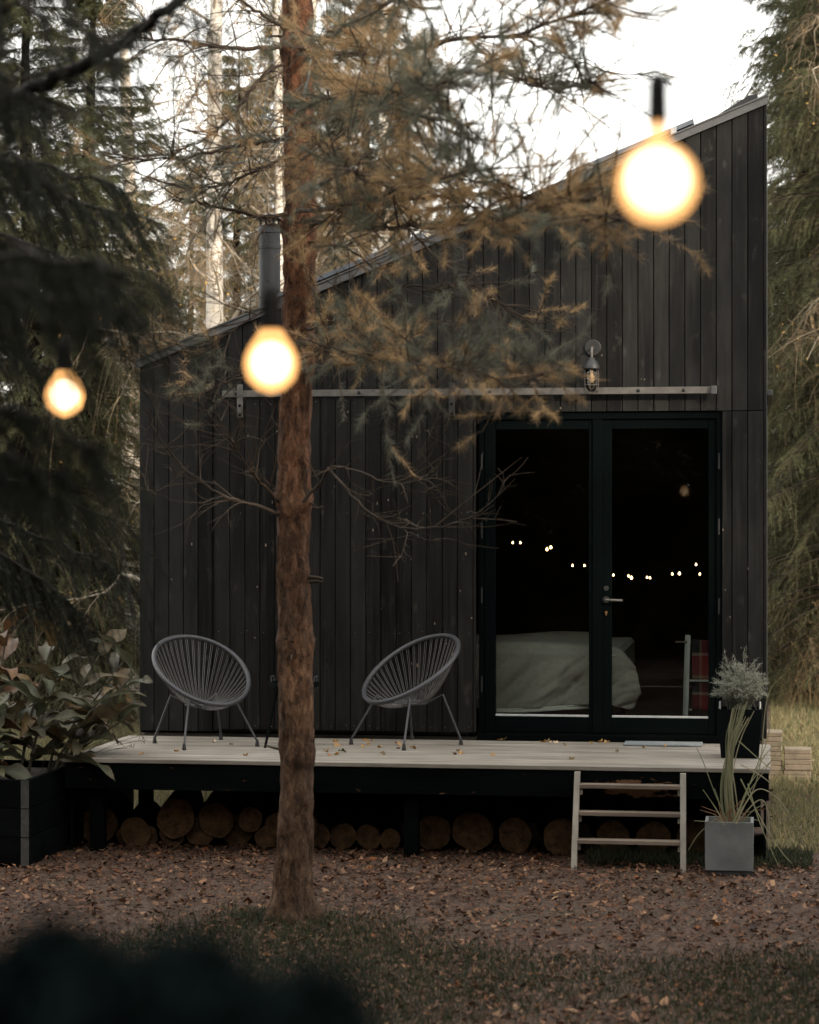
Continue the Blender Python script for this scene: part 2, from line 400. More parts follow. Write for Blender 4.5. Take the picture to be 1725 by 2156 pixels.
def plaid_mat():
    m, t, b, o = nmat('red_plaid_wool')
    v = mapped(t, (1, 1, 1), rnd=False); sp = nd(t, 'ShaderNodeSeparateXYZ'); t.links.new(v, sp.inputs[0])
    def stripes(o_, freq, off):
        a = nd(t, 'ShaderNodeMath', operation='MULTIPLY_ADD'); t.links.new(o_, a.inputs[0]); a.inputs[1].default_value = freq; a.inputs[2].default_value = off
        q = nd(t, 'ShaderNodeMath', operation='FRACT'); t.links.new(a.outputs[0], q.inputs[0])
        r = nd(t, 'ShaderNodeValToRGB'); r.color_ramp.interpolation = 'CONSTANT'; e = r.color_ramp.elements
        for _ in range(3): e.new(.5)
        for el, (p, c) in zip(e, [(0, (.22, .016, .02)), (.42, (.30, .25, .20)), (.5, (.012, .012, .014)), (.84, (.30, .20, .12)), (.92, (.22, .016, .02))]): el.position = p; el.color = (*c, 1)
        t.links.new(q.outputs[0], r.inputs[0]); return r.outputs[0]
    c = mixc(t, .45, stripes(sp.outputs[2], 3.6, .02), stripes(sp.outputs[0], 5.5, .3))
    t.links.new(c, b.inputs['Base Color']); b.inputs['Roughness'].default_value = .95; return m
M['plaid'] = plaid_mat()

# ================================================================== the ground
g = MB(); g.add([(-400, -400, 0), (400, -400, 0), (400, 400, 0), (-400, 400, 0)], [(0, 1, 2, 3)])
tag(g.build('ground', M['ground'], origin=(0, 0, 0)), 'brown leaf covered ground in front of the cabin', 'ground', kind='structure')

# ================================================================== the cabin
HW, Z0, ZL, ZR, HD = 4.40, .60, 3.26, 5.012, 5.2          # width, floor, eaves left, eaves right, depth
DL, DR, DT = 2.435, 4.116, 2.895                           # double door opening
SL = (ZR - ZL) / HW
roof_z = lambda x: ZL + SL * x
cabin = empty('cabin', (2.2, 2.6, 0), 'black timber cabin with steep single pitch roof and glazed double doors', 'cabin')

def prism_x(mb, x0, x1, y0, y1, z0, top0, top1, c=.003):
    """upright board with a sloping head and eased front edges"""
    zz = [top0, top1]
    P = [(x0, y1), (x0, y0 + c), (x0 + c, y0), (x1 - c, y0), (x1, y0 + c), (x1, y1)]
    T = lambda x: top0 + (top1 - top0) * (x - x0) / (x1 - x0)
    v = [(x, y, z0) for x, y in P] + [(x, y, T(x)) for x, y in P]
    n = len(P)
    mb.add(v, [tuple(range(n))[::-1], tuple(range(n, 2 * n))] + [(i, (i + 1) % n, n + (i + 1) % n, n + i) for i in range(n)])
NB = 41; BW = HW / NB; GAP = .0055
for i in range(NB):
    x0, x1 = i * BW + GAP / 2, (i + 1) * BW - GAP / 2
    y0 = rng.uniform(0, .003); top = lambda x: roof_z(x) - .012
    if x1 < DL + .02: segs = [(x0, min(x1, DL - .001), Z0 + .045, None)]
    else: segs = [(x0, x1, DT + .002, None)]
    if x1 > DR and x0 < HW:
        a = max(x0, DR + .004)
        if x1 - a > .02: segs.append((a, x1, Z0 + .045, DT - .004))
    for a, b, z, zt in segs:
        mb = MB(); prism_x(mb, a, b, y0, y0 + .022, z, top(a) if zt is None else zt, top(b) if zt is None else zt)
        mb.build('plank', M['board'], cabin)
# shell behind the boards
mb = MB()
mb.add([(0, .030, Z0 + .03), (DL - .03, .030, Z0 + .03), (DL - .03, .030, roof_z(DL - .03) - .03), (0, .030, ZL - .03),
        (0, .10, Z0 + .03), (DL - .03, .10, Z0 + .03), (DL - .03, .10, roof_z(DL - .03) - .03), (0, .10, ZL - .03)],
       [(0, 1, 2, 3), (4, 7, 6, 5), (0, 4, 5, 1), (1, 5, 6, 2), (2, 6, 7, 3), (3, 7, 4, 0)])
mb.add([(DL - .03, .030, DT + .03), (HW, .030, DT + .03), (HW, .030, ZR - .03), (DL - .03, .030, roof_z(DL - .03) - .03),
        (DL - .03, .10, DT + .03), (HW, .10, DT + .03), (HW, .10, ZR - .03), (DL - .03, .10, roof_z(DL - .03) - .03)],
       [(0, 1, 2, 3), (4, 7, 6, 5), (0, 4, 5, 1), (1, 5, 6, 2), (2, 6, 7, 3), (3, 7, 4, 0)])
mb.box(DR + .03, HW, .030, .10, Z0 + .03, DT + .03)
mb.build('front_wall', M['black'], cabin)
for nm, x0, x1, zt in (('left_wall', .0, .10, ZL - .03), ('right_wall', HW - .10, HW, ZR - .03)):
    mb = MB(); mb.box(x0, x1, .101, HD, Z0 + .03, zt); mb.build(nm, M['interior'], cabin)
for i in range(44):                                        # side cladding on the right wall, seen on edge
    y0 = .006 + i * .118
    mb = MB(); mb.box(HW + .001, HW + .022, y0, y0 + .113, Z0 + .045, ZR - .015, .003); mb.build('plank', M['board'], cabin)
mb = MB(); mb.add([(0, HD, Z0 + .03), (HW, HD, Z0 + .03), (HW, HD, ZR - .03), (0, HD, ZL - .03), (0, HD + .1, Z0 + .03), (HW, HD + .1, Z0 + .03), (HW, HD + .1, ZR - .03), (0, HD + .1, ZL - .03)],
       [(0, 1, 2, 3), (4, 7, 6, 5), (0, 4, 5, 1), (1, 5, 6, 2), (2, 6, 7, 3), (3, 7, 4, 0)])
mb.build('back_wall', M['interior'], cabin)
mb = MB(); mb.box(.0, HW, .03, HD, Z0 - .12, Z0 + .028); mb.build('floor', M['floorwood'], cabin)
for y in (.25, 2.6, 4.9):
    for x in (.9, 2.2, 4.15):
        mb = MB(); mb.box(x - .06, x + .06, y - .06, y + .06, 0, Z0 - .121); mb.build('foundation_post', M['blackwood'], cabin)
def slope_box(mb, x0, x1, y0, y1, lo, hi, m=0):
    v = []
    for y in (y0, y1):
        v += [(x0, y, roof_z(x0) + lo), (x1, y, roof_z(x1) + lo), (x1, y, roof_z(x1) + hi), (x0, y, roof_z(x0) + hi)]
    mb.add(v, [(0, 1, 2, 3), (4, 7, 6, 5), (0, 4, 5, 1), (1, 5, 6, 2), (2, 6, 7, 3), (3, 7, 4, 0)], m)
mb = MB(); slope_box(mb, -.01, HW + .015, .012, HD + .1, -.028, .016); roof = mb.build('roof', M['roof'], cabin)
mb = MB(); slope_box(mb, -.025, HW + .03, -.022, -.002, -.030, .022); mb.build('roof_trim', M['alu'], roof)
mb = MB(); slope_box(mb, -.03, HW + .034, -.034, .06, .0235, .034); mb.build('trim_cap', M['alu'], roof)
# solar panels standing on the roof
for a, b in ((.98, 2.02), (3.04, 3.92)):
    for k in range(2):
        y0 = .10 + k * 1.72
        mb = MB(); slope_box(mb, a, b, y0, y0 + 1.66, .070, .102); sp_ = mb.build('solar_panel', M['panel'], roof)
        mb = MB(); slope_box(mb, a + .02, b - .02, y0 + .02, y0 + 1.64, .1025, .105); mb.build('panel_cells', M['cell'], roof)
    for x in (a + .14, b - .16):
        mb = MB(); slope_box(mb, x, x + .04, .085, 3.5, .036, .069); mb.build('panel_rail', M['darkmetal'], roof)
        mb = MB(); slope_box(mb, x + .005, x + .045, .070, .084, .05, .094); mb.build('panel_clamp', M['bead'], roof)
mb = MB(); mb.add([(4.02, .05, roof_z(4.02) + .035), (4.36, .05, roof_z(4.36) + .035), (4.36, .05, roof_z(4.36) + .075), (4.30, .05, roof_z(4.30) + .092),
                   (4.02, 1.2, roof_z(4.02) + .035), (4.36, 1.2, roof_z(4.36) + .035), (4.36, 1.2, roof_z(4.36) + .075), (4.30, 1.2, roof_z(4.30) + .092)],
                  [(0, 1, 2, 3), (4, 7, 6, 5), (0, 4, 5, 1), (1, 5, 6, 2), (2, 6, 7, 3), (3, 7, 4, 0)])
mb.build('roof_hood', M['flue'], roof)
# flue
zc = roof_z(.63)
mb = MB(); mb.lathe([(.082, -.06), (.082, .72), (.088, .722), (.088, .75), (.082, .752), (.082, .84), (.09, .842), (.09, .87), (.082, .872), (.082, .90)], (.63, 1.5, zc), 24)
ch = mb.build('chimney', M['flue'], cabin, smooth=False)
mb = MB(); mb.lathe([(.10, .945), (.112, .95), (.10, .965), (.02, 1.0)], (.63, 1.5, zc), 24); mb.build('chimney_cap', M['alu'], ch)
for a in range(4):
    mb = MB(); x, y = .63 + .075 * math.cos(a * PI / 2 + .6), 1.5 + .075 * math.sin(a * PI / 2 + .6); mb.box(x - .008, x + .008, y - .008, y + .008, zc + .89, zc + .947); mb.build('cap_stay', M['flue'], ch)

# ---- glazed double doors
GT, GB = 2.775, .777
mb = MB()
mb.box(DL, DL + .035, .02, .12, Z0 + .03, DT); mb.box(DR - .035, DR, .02, .12, Z0 + .03, DT); mb.box(DL + .035, DR - .035, .02, .12, DT - .05, DT); mb.box(DL + .035, DR - .035, .02, .12, Z0 + .03, Z0 + .065)
mb.build('door_frame', M['frame'], cabin)
MX = 3.285
for side, (a, b, ga, gb) in enumerate(((DL + .037, MX - .004, 2.548, 3.201), (MX + .004, DR - .037, 3.359, 4.025))):
    zb, zt = Z0 + .068, DT - .053
    mb = MB()
    mb.box(a, ga, .035, .090, zb, zt, .003); mb.box(gb, b, .035, .090, zb, zt, .003)
    mb.box(ga, gb, .0365, .0885, GT, zt, .003); mb.box(ga, gb, .0365, .0885, zb, GB, .003)
    door = mb.build('glazed_door', M['frame'], cabin)
    mb = MB(); mb.box(ga - .004, gb + .004, .060, .066, GB - .004, GT + .004); mb.build('pane', M['glass'], door)
    mb = MB(); mb.box(ga + .001, gb - .001, .040, .0595, GB - .012, GB + .013, .002); mb.build('glazing_bead', M['bead'], door)
    hx = a - .018 if side == 0 else b + .018
    for z in (1.0, 1.62, 2.07, 2.55)[0:4] if side == 0 else (1.55, 2.10, 2.55):
        mb = MB(); mb.tube([(hx, .026, z - .055), (hx, .026, z + .055)], .009, 10); mb.build('hinge', M['darkmetal'], door)
    if side == 0:
        mb = MB(); mb.box(b - .052, b + .012, .022, .0345, zb, zt, .002); mb.build('meeting_strip', M['frame'], door)
    else:
        hxx = 3.322
        mb = MB(); mb.tube([(hxx, .034, 1.592), (hxx, -.012, 1.592), (hxx + .006, -.016, 1.592), (hxx + .115, -.016, 1.588)], .008, 10); mb.build('handle', M['rail'], door)
        mb = MB(); mb.lathe([(.024, 0), (.024, .006)], (0, 0, 0), 16)
        mb.v = [(hxx + x, .034 - z, 1.592 + y) for x, y, z in mb.v]; mb.build('handle_rose', M['darkmetal'], door)
        mb = MB(); mb.lathe([(.018, 0), (.018, .005)], (0, 0, 0), 16); mb.v = [(hxx + x, .034 - z, 1.672 + y) for x, y, z in mb.v]; mb.build('lock_rose', M['darkmetal'], door)
        mb = MB(); mb.lathe([(.009, 0), (.009, .012)], (0, 0, 0), 12); mb.box(-.004, .004, -.022, -.004, .001, .011); mb.v = [(hxx + x, .034 - z, 1.505 + y) for x, y, z in mb.v]; mb.build('key_cylinder', M['brass'], door)
mb = MB(); mb.box(DL - .01, DR + .01, -.028, .018, Z0 + .0125, Z0 + .055, .003); mb.build('door_sill', M['blackwood'], cabin)

# ---- sliding barn door on its rail
rail = MB(); rail.box(.62, 4.08, -.066, -.058, 3.012, 3.058, .001)
rail = rail.build('door_rail', M['rail'], cabin)
for i, x in enumerate((.72, 1.16, 1.60, 2.04, 2.52, 2.85, 3.26, 3.55, 3.86)):
    mb = MB(); mb.lathe([(.012, 0), (.012, .006), (.006, .012)], (0, 0, 0), 10); mb.v = [(x + p[0], -.0662 - p[2], 3.036 + p[1]) for p in mb.v]; mb.build('rail_bolt', M['darkmetal'], rail)
    mb = MB(); mb.tube([(x, -.0575, 3.035), (x, .0, 3.035)], .011, 8); mb.build('rail_spacer', M['darkmetal'], rail)
mb = MB(); mb.box(4.045, 4.084, -.095, -.0665, 3.006, 3.062, .003); mb.build('rail_stop', M['alu'], rail)
BL, BR, BT, BB = .562, 2.420, 3.000, .668
barn = empty('sliding_door', ((BL + BR) / 2, -.03, BB), parent=cabin)
nb = 17; bw = (BR - .018 - BL) / nb
for i in range(nb):
    x0, x1 = BL + i * bw + .0025, BL + (i + 1) * bw - .0025
    mb = MB(); y = -.050 + rng.uniform(0, .002); prism_x(mb, x0, x1, y, y + .020, BB, BT, BT)
    mb.build('plank', M['barn'], barn)
mb = MB(); mb.box(BR - .016, BR, -.049, -.010, BB, BT, .003); mb.build('edge_strip', M['barn'], barn)
for z in (BB + .12, 1.85, BT - .12):
    mb = MB(); mb.box(BL + .02, BR - .04, -.029, -.008, z - .06, z + .06); mb.build('ledge', M['barn'], barn)
nails = MB()
for z in (BB + .03, 1.36, 2.19, BT - .035):
    for i in range(nb):
        for u in (.25, .75):
            if rng.random() < .4:
                x = BL + (i + u) * bw + rng.normal(0, .004); zz = z + rng.normal(0, .006); nails.box(x - .0022, x + .0022, -.0525, -.0502, zz - .0022, zz + .0022)
tag(nails.build('nail_heads', M['greywood'], barn), kind='stuff')
for x in (.75, 2.256):
    mb = MB(); mb.box(x - .021, x + .021, -.079, -.071, 2.865, 3.10, .002); hg = mb.build('door_hanger', M['darkmetal'] if x > 2 else M['rail'], barn)
    mb = MB(); mb.box(x - .018, x + .018, -.0708, -.0515, 2.87, 2.985); mb.build('hanger_block', M['darkmetal'], barn)
    for z in (2.885, 2.95):
        mb = MB(); mb.lathe([(.010, 0), (.010, .006)], (0, 0, 0), 8); mb.v = [(x + p[0], -.0792 - p[2], z + p[1]) for p in mb.v]; mb.build('hanger_bolt', M['black'], barn)
mb = MB(); mb.box(HW + .023, HW + .062, .9, 2.4, 3.045, 3.085, .002); mb.build('side_rail', M['alu'], cabin)
mb = MB(); mb.box(HW + .023, HW + .028, 1.0, 1.03, 2.9, 3.044); mb.build('side_rail_bracket', M['darkmetal'], cabin)
# paint flecks of bare wood where twigs have knocked the boards
fl = MB()
for k in range(70):
    x = rng.uniform(.1, 4.3); z = rng.uniform(1.0, 3.3)
    if DL < x < DR and z < DT: continue
    y = -.0526 if BL < x < BR and z < BT else -.0006
    h = rng.uniform(.003, .012); w = rng.uniform(.002, .005)
    fl.box(x - w, x + w, y - .001, y, z - h, z + h)
tag(fl.build('bare_flecks', M['tread'], cabin), kind='stuff')

# ---- wall lamp above the doors
lx, lz = 3.232, 3.335
lamp = empty('wall_lamp', (lx, 0, lz), 'caged bulkhead lamp with grey dome hung on the wall above the doors', 'lamp')
mb = MB(); mb.lathe([(.058, 0), (.058, .008), (.052, .014), (.0, .014)], (0, 0, 0), 28); mb.v = [(lx + p[0], -.0012 - p[2], lz + p[1]) for p in mb.v]; mb.build('back_plate', M['darkmetal'], lamp)
mb = MB(); mb.tube([(lx, -.012, lz - .005), (lx, -.06, lz), (lx, -.10, lz - .012), (lx, -.115, lz - .04), (lx, -.115, lz - .085)], .0085, 10); mb.build('arm', M['rail'], lamp)
cz = lz - .085
mb = MB(); mb.lathe([(.020, .012), (.022, 0), (.040, -.018), (.050, -.040), (.058, -.062), (.058, -.07), (.05, -.07)], (lx, -.115, cz), 24); mb.build('dome', M['flue'], lamp, smooth=True)
mb = MB(); mb.lathe([(.042, -.07), (.043, -.10), (.043, -.16), (.040, -.19), (.028, -.213), (.010, -.222)], (lx, -.115, cz), 20); mb.build('glass_jar', M['clear'], lamp, smooth=True)
mb = MB(); mb.lathe([(.010, -.075), (.010, -.10), (.018, -.115), (.020, -.14), (.012, -.16)], (lx, -.115, cz), 14); mb.build('bulb', M['filament'], lamp, smooth=True)
for z in (-.098, -.136, -.176):
    a = np.linspace(0, 2 * PI, 28, endpoint=False); mb = MB(); mb.loop_tube([(lx + .049 * math.cos(q), -.115 + .049 * math.sin(q), cz + z) for q in a], .0022, 6); mb.build('cage_ring', M['rail'], lamp)
for k in range(6):
    q = k * PI / 3 + .35; pr = [(.049, -.07), (.049, -.18), (.040, -.208), (.022, -.23), (.006, -.236)]
    mb = MB(); mb.tube([(lx + r * math.cos(q), -.115 + r * math.sin(q), cz + z) for r, z in pr], .0022, 6); mb.build('cage_wire', M['rail'], lamp)

# ================================================================== inside the room
b0, b1 = 1.5, 3.40
bed = empty('bed', (2.5, 1.2, Z0 + .028), 'low bed seen through the glass doors', 'bed')
mb = MB(); mb.box(b0, b1, .62, 2.2, 1.0, 1.225, .03); mb.build('mattress', M['mattress'], bed)
mb = MB(); mb.box(b0, b1 - .02, .66, 2.18, .86, .998, .01); mb.build('bed_frame', M['black'], bed)
for x in (b0 + .08, b1 - .1):
    for y in (.72, 2.1): mb = MB(); mb.box(x - .03, x + .03, y - .03, y + .03, Z0 + .029, .859); mb.build('leg', M['black'], bed)
def blanket():
    nu, nv, nt_ = 190, 46, 16
    mb = MB(); V = []; x0 = 1.45; rows = []
    u = np.linspace(0, 1, nu)
    xe_top = 3.445
    for j in range(nt_ + nv):
        if j < nt_:                                   # over the top of the bed, back to front
            s = j / nt_; y = 2.1 + (.60 - 2.1) * s; zt = 1.245 + .012 * np.exp(-((u - .80) / .22) ** 2) + .012 * np.sin(u * 9 + s * 3); d = 0; drop = 0 * u
            xs = x0 + (xe_top - .30 * (y - .6) / 1.5 - x0) * u
            over = np.clip((u - .937) / .063, 0, 1); z = zt - .11 * over ** 2
            yy = y + 0 * u
        else:                                          # hanging down the front
            s = (j - nt_ + 1) / nv
            hem = np.interp(u, [0, .44, .58, .74, .88, .92, .985, 1.0], [.80, .785, .785, .81, .832, .825, .788, .80])
            xe = xe_top + float(np.interp(s, [0, .12, .3, .5, .68, .85, 1], [.0, .045, .065, .075, .09, .055, .035]))
            xs = x0 + (xe - x0) * u
            top = 1.245 + .012 * np.exp(-((u - .80) / .22) ** 2) + .012 * np.sin(u * 9 + 3) - .11 * np.clip((u - .937) / .063, 0, 1) ** 2
            z = top + (hem - top) * s
            fold = .018 * np.sin(u * 34 + 2.2 * np.sin(u * 7) + s * 3.0) + .085 * (vnoise(np.stack([u * 16 + s * 2.5, 0 * u + s * 3, 0 * u + 3.3], -1)) - .5) + .060 * (vnoise(np.stack([u * 44 + s * 9, 0 * u + s * 5, 0 * u + 9.3], -1)) - .5)
            yy = .595 - .05 * min(1, s * 5) + fold * min(1, s * 1.6) - .012 * math.exp(-((s - .16) / .03) ** 2) + .02 * np.clip((u - .9) / .1, 0, 1) ** 2
        rows.append(np.stack([xs, yy + 0 * xs, z], -1))
    G = np.array(rows); nr = len(G); v = G.reshape(-1, 3)
    f = [(j * nu + i, j * nu + i + 1, (j + 1) * nu + i + 1, (j + 1) * nu + i) for j in range(nr - 1) for i in range(nu - 1)]
    mb.add(v, f); mb.m = [0] * len(f)
    return mb
mb = blanket(); bl = mb.build('blanket', M['blanket'], smooth=True)
tag(bl, 'grey linen blanket draped over the bed behind the glass doors', 'blanket')
sm = bl.modifiers.new('thick', 'SOLIDIFY'); sm.thickness = .006; sm.offset = 1
hm = MB()
hx = np.linspace(2.45, 3.22, 30)
for k, dz in enumerate((0, -.016)):
    hm.tube([(x, .530 - .006 * k, np.interp((x - 1.45) / 2.2, [0, .42, .55, .70, .84], [.80, .785, .785, .81, .832]) - .002 + dz + .0) for x in hx], .0095, 6)
hm.build('hem', M['hem'], bl)
# folding clothes rack with the plaid blanket
rk = site_y(1447, 1400, .5); rx = rk[0]
rack = empty('clothes_rack', (rx + .1, .55, Z0 + .028), 'white wooden folding clothes rack behind the right glass door', 'rack')
zf = Z0 + .029
for (xa, ya, xb, yb, nm, mt) in ((rx - .006, .46, rx + .012, .55, 'upright', 'white'), (rx - .03, .66, rx - .004, .57, 'upright', 'white'), (rx + .36, .46, rx + .36, .55, 'upright', 'white'), (rx + .36, .66, rx + .36, .57, 'upright', 'white')):
    mb = MB(); dx = .011
    mb.add([(xa - dx + 0, ya - .012, zf), (xa + dx, ya - .012, zf), (xa + dx, ya + .012, zf), (xa - dx, ya + .012, zf), (xb - dx, yb - .012, 1.325), (xb + dx, yb - .012, 1.325), (xb + dx, yb + .012, 1.325), (xb - dx, yb + .012, 1.325)],
           [(3, 2, 1, 0), (4, 5, 6, 7), (0, 1, 5, 4), (1, 2, 6, 5), (2, 3, 7, 6), (3, 0, 4, 7)])
    mb.build(nm, M[mt], rack)
for z, y in ((.70, .47), (.735, .475), (.79, .62), (1.005, .505)):
    mb = MB(); mb.tube([(rx + .012, y, z), (rx + .35, y, z)], .008, 8); mb.build('rung', M['white'], rack)
mb = MB(); mb.tube([(rx - .085, .56, 1.275), (rx + .40, .56, 1.275)], .008, 8); mb.build('rung', M['tread'], rack)
mb = MB(); nu, nv = 24, 30; V = []
for j in range(nv):
    for i in range(nu):
        u = i / (nu - 1); s = j / (nv - 1); x = rx + .035 + .27 * u
        ang = s
        if s < .5: y, z = .548 - .02 * min(1, (0.5 - s) * 8), 1.29 - (0.5 - s) * 1.0
        else: y, z = .572 + .02 * min(1, (s - .5) * 8), 1.29 - (s - .5) * .8
        if abs(s - .5) < .03: z = 1.293; y = .56 + (s - .5) * .4
        V.append((x, y + .006 * math.sin(u * 14 + s * 4) * (1 if s < .48 else .3), z))
mb.add(V, [(j * nu + i, j * nu + i + 1, (j + 1) * nu + i + 1, (j + 1) * nu + i) for j in range(nv - 1) for i in range(nu - 1)])
pb = mb.build('plaid_blanket', M['plaid'], smooth=True); tag(pb, 'red and black plaid blanket hung over the white clothes rack', 'blanket')
sm = pb.modifiers.new('thick', 'SOLIDIFY'); sm.thickness = .005
# glowing bulbs in the room standing in for reflections in the door glass
pts = [(1080, 1143), (1096, 1143), (1152, 1157), (1160, 1153), (1206, 1191), (1231, 1191), (1292, 1211), (1324, 1213), (1330, 1217), (1363, 1216), (1369, 1217), (1416, 1209), (1431, 1208), (1466, 1189), (1474, 1209)]
P3 = [site_y(x, y, 2.5) for x, y in pts]
fs = empty('reflected_lights', P3[7], 'small warm lights set behind the door glass in place of reflected outdoor bulbs', 'string lights')
wp = [P3[0] + np.array([-.9, 0, .5])] + [p + np.array([0, 0, .035]) for p in P3[:-2]] + [P3[-1] + np.array([0, 0, .035]), P3[-2] + np.array([.0, 0, .03]), P3[-1] + np.array([.3, 0, .5])]
mb = MB(); mb.tube(wp, .003, 5); mb.build('wire', M['black'], fs)
for i, p in enumerate(P3):
    r = .0105 if i in (2, 3, 8, 12) else .0078
    mb = MB(); mb.lathe([(r * .3, r * 1.6), (r * .5, r), (r * .9, r * .4), (r, 0), (r * .7, -r * .75), (r * .1, -r)], p, 10); mb.build('bulb', M['spark'], fs, smooth=True)

# ================================================================== the deck
DZ, DF, DX0, DX1 = .610, -1.63, -.07, 4.447
deck = empty('deck', (2.2, -.8, 0), 'weathered grey plank deck raised on black beams before the cabin', 'deck')
npk = 14; pw = (0.0 - .032 - DF) / npk
for i in range(npk):
    y0 = DF + i * pw
    xj = [DX0 + rng.uniform(-.004, .004), DX1 + rng.uniform(-.004, .004)]
    mb = MB(); mb.box(xj[0], xj[1], y0 + .0025, y0 + pw - .0025, DZ - .028, DZ + rng.uniform(-.0015, .0015), .003); mb.build('plank', M['deck'], deck)
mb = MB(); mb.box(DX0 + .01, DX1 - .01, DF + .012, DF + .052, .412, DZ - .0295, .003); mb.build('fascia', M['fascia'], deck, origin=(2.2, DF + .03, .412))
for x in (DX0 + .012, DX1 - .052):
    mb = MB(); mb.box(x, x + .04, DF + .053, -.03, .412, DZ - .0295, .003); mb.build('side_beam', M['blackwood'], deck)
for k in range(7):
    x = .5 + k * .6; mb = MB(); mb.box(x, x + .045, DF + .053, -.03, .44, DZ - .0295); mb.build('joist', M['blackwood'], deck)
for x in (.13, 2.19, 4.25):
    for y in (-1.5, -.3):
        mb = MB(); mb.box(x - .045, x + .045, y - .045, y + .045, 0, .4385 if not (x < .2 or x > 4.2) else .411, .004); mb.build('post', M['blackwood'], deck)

mb = MB(); mb.box(-.058, -.040, -1.5, .0, .0, .411); mb.build('blackout_skirt', M['black'], deck)
mb = MB(); mb.box(4.405, 4.42, -1.5, .0, .0, .411); mb.build('blackout_skirt', M['black'], deck)  # right sheet added to keep the space under the deck black
mb = MB(); mb.box(.62, 4.38, .32, .34, .0, Z0 - .122); mb.build('blackout_panel', M['black'], cabin)  # black sheet added behind the logs, hides lit ground under the cabin
# ---- ladder
lad = empty('ladder', (3.6, -1.75, 0), 'grey wooden three step ladder leaning against the deck edge', 'ladder')
fl_, fr_ = site(1208, 1832, 14.555), site(1440, 1832, 14.555); yt = DF - .012
tl_, tr_ = site_y(1217, 1614, yt), site_y(1439, 1618, yt)
for a, b in ((fl_, tl_), (fr_, tr_)):
    a = np.array([a[0], -1.865, 0]); b = np.array([b[0], yt - .012, .578])
    mb = MB(); h = .0175; d = .030
    mb.add([(a[0] - h, a[1] - d, 0), (a[0] + h, a[1] - d, 0), (a[0] + h, a[1] + d, 0), (a[0] - h, a[1] + d, 0),
            (b[0] - h, b[1] - d, b[2]), (b[0] + h, b[1] - d, b[2]), (b[0] + h, b[1] + d * .3, b[2]), (b[0] - h, b[1] + d * .3, b[2])],
           [(3, 2, 1, 0), (4, 5, 6, 7), (0, 1, 5, 4), (1, 2, 6, 5), (2, 3, 7, 6), (3, 0, 4, 7)])
    mb.build('ladder_rail', M['greywood'], lad)
for py in (1664, 1720, 1777):
    z = 2.16 - (py - 1090) * 14.5 / 5000; s = z / .578
    y = -1.865 + (yt - .012 + 1.865) * s
    xl = fl_[0] + (tl_[0] - fl_[0]) * s + .018; xr = fr_[0] + (tr_[0] - fr_[0]) * s - .018
    mb = MB(); mb.box(xl, xr, y - .042, y + .05, z - .014, z + .012, .003); mb.build('tread', M['tread'], lad)
    for x0 in (xl, xr - .016):
        mb = MB(); mb.box(x0, x0 + .016, y - .02, y + .03, z - .055, z - .0145, .002); mb.build('tread_cleat', M['greywood'], lad)

# ---- string chairs
def chair(c, yaw, label):
    c = np.array(c); t = empty('string_chair', (c[0], c[1], DZ), label, 'chair', 'string chairs on the deck')
    a, b, tilt = .388, .322, .585
    fx = np.array([math.sin(yaw), -math.cos(yaw), 0]); lx_ = np.array([math.cos(yaw), math.sin(yaw), 0]); up = np.array([0, 0, 1.0])
    ax = fx * math.cos(tilt) - up * math.sin(tilt)
    q = np.linspace(0, 2 * PI, 64, endpoint=False)
    rimf = lambda q: c + math.cos(q) * a * ax + math.sin(q) * (b * (1 - .06 * math.cos(q))) * lx_
    mb = MB(); mb.loop_tube([rimf(x) for x in q], .0165, 10); mb.build('rim', M['chair'], t, smooth=True)
    bc = c - np.array([0, 0, .235]) - fx * .015
    ringf = lambda q, r=.105: bc + r * (math.cos(q) * fx + math.sin(q) * lx_)
    mb = MB(); mb.loop_tube([ringf(x) for x in q[::2]], .010, 8); mb.build('seat_ring', M['chair'], t, smooth=True)
    cm = MB(); n = 46
    for k in range(n):
        q0 = 2 * PI * (k + .5) / n
        for dq in (-.018, .018):
            p0 = rimf(q0 + dq); p1 = ringf(q0 + dq * 2)
            P = []
            for s in np.linspace(0, 1, 7):
                p = p0 + (p1 - p0) * s; sag = math.sin(s * PI) * .035
                nrm = np.cross(lx_, ax); nrm = nrm if nrm[2] < 0 else -nrm
                P.append(p + nrm * sag * .6 - up * sag * .5)
            cm.tube(P, .0017, 4, False)
    tag(cm.build('cord_seat', M['cords'], t), kind='stuff')
    for (f, l, ft) in ((.30, -.27, 1), (.30, .27, 1), (-.24, -.25, 0), (-.24, .25, 0)):
        top = bc + fx * (.17 if f > 0 else -.13) + lx_ * (.17 if l > 0 else -.17) + up * (.045 if f > 0 else .06)
        rm = bc + fx * (.09 if f > 0 else -.09) + lx_ * (.06 if l > 0 else -.06)
        foot = np.array([c[0], c[1], DZ]) + fx * f + lx_ * l
        mb = MB(); mb.tube([rm, top, foot + up * .035], .0078, 8); mb.build('leg', M['chair'], t)
        mb = MB(); mb.tube([foot + up * .045, foot + up * .012, foot + up * .0005], [.0085, .0145, .0150], 10); mb.build('rubber_foot', M['rubber'], t)
    return t
chair((.608, -.606, 1.118), .664, 'charcoal string chair beside the leafy plants at the deck end')
chair((2.014, -.403, 1.130), -.686, 'charcoal string chair standing nearer the glass doors')

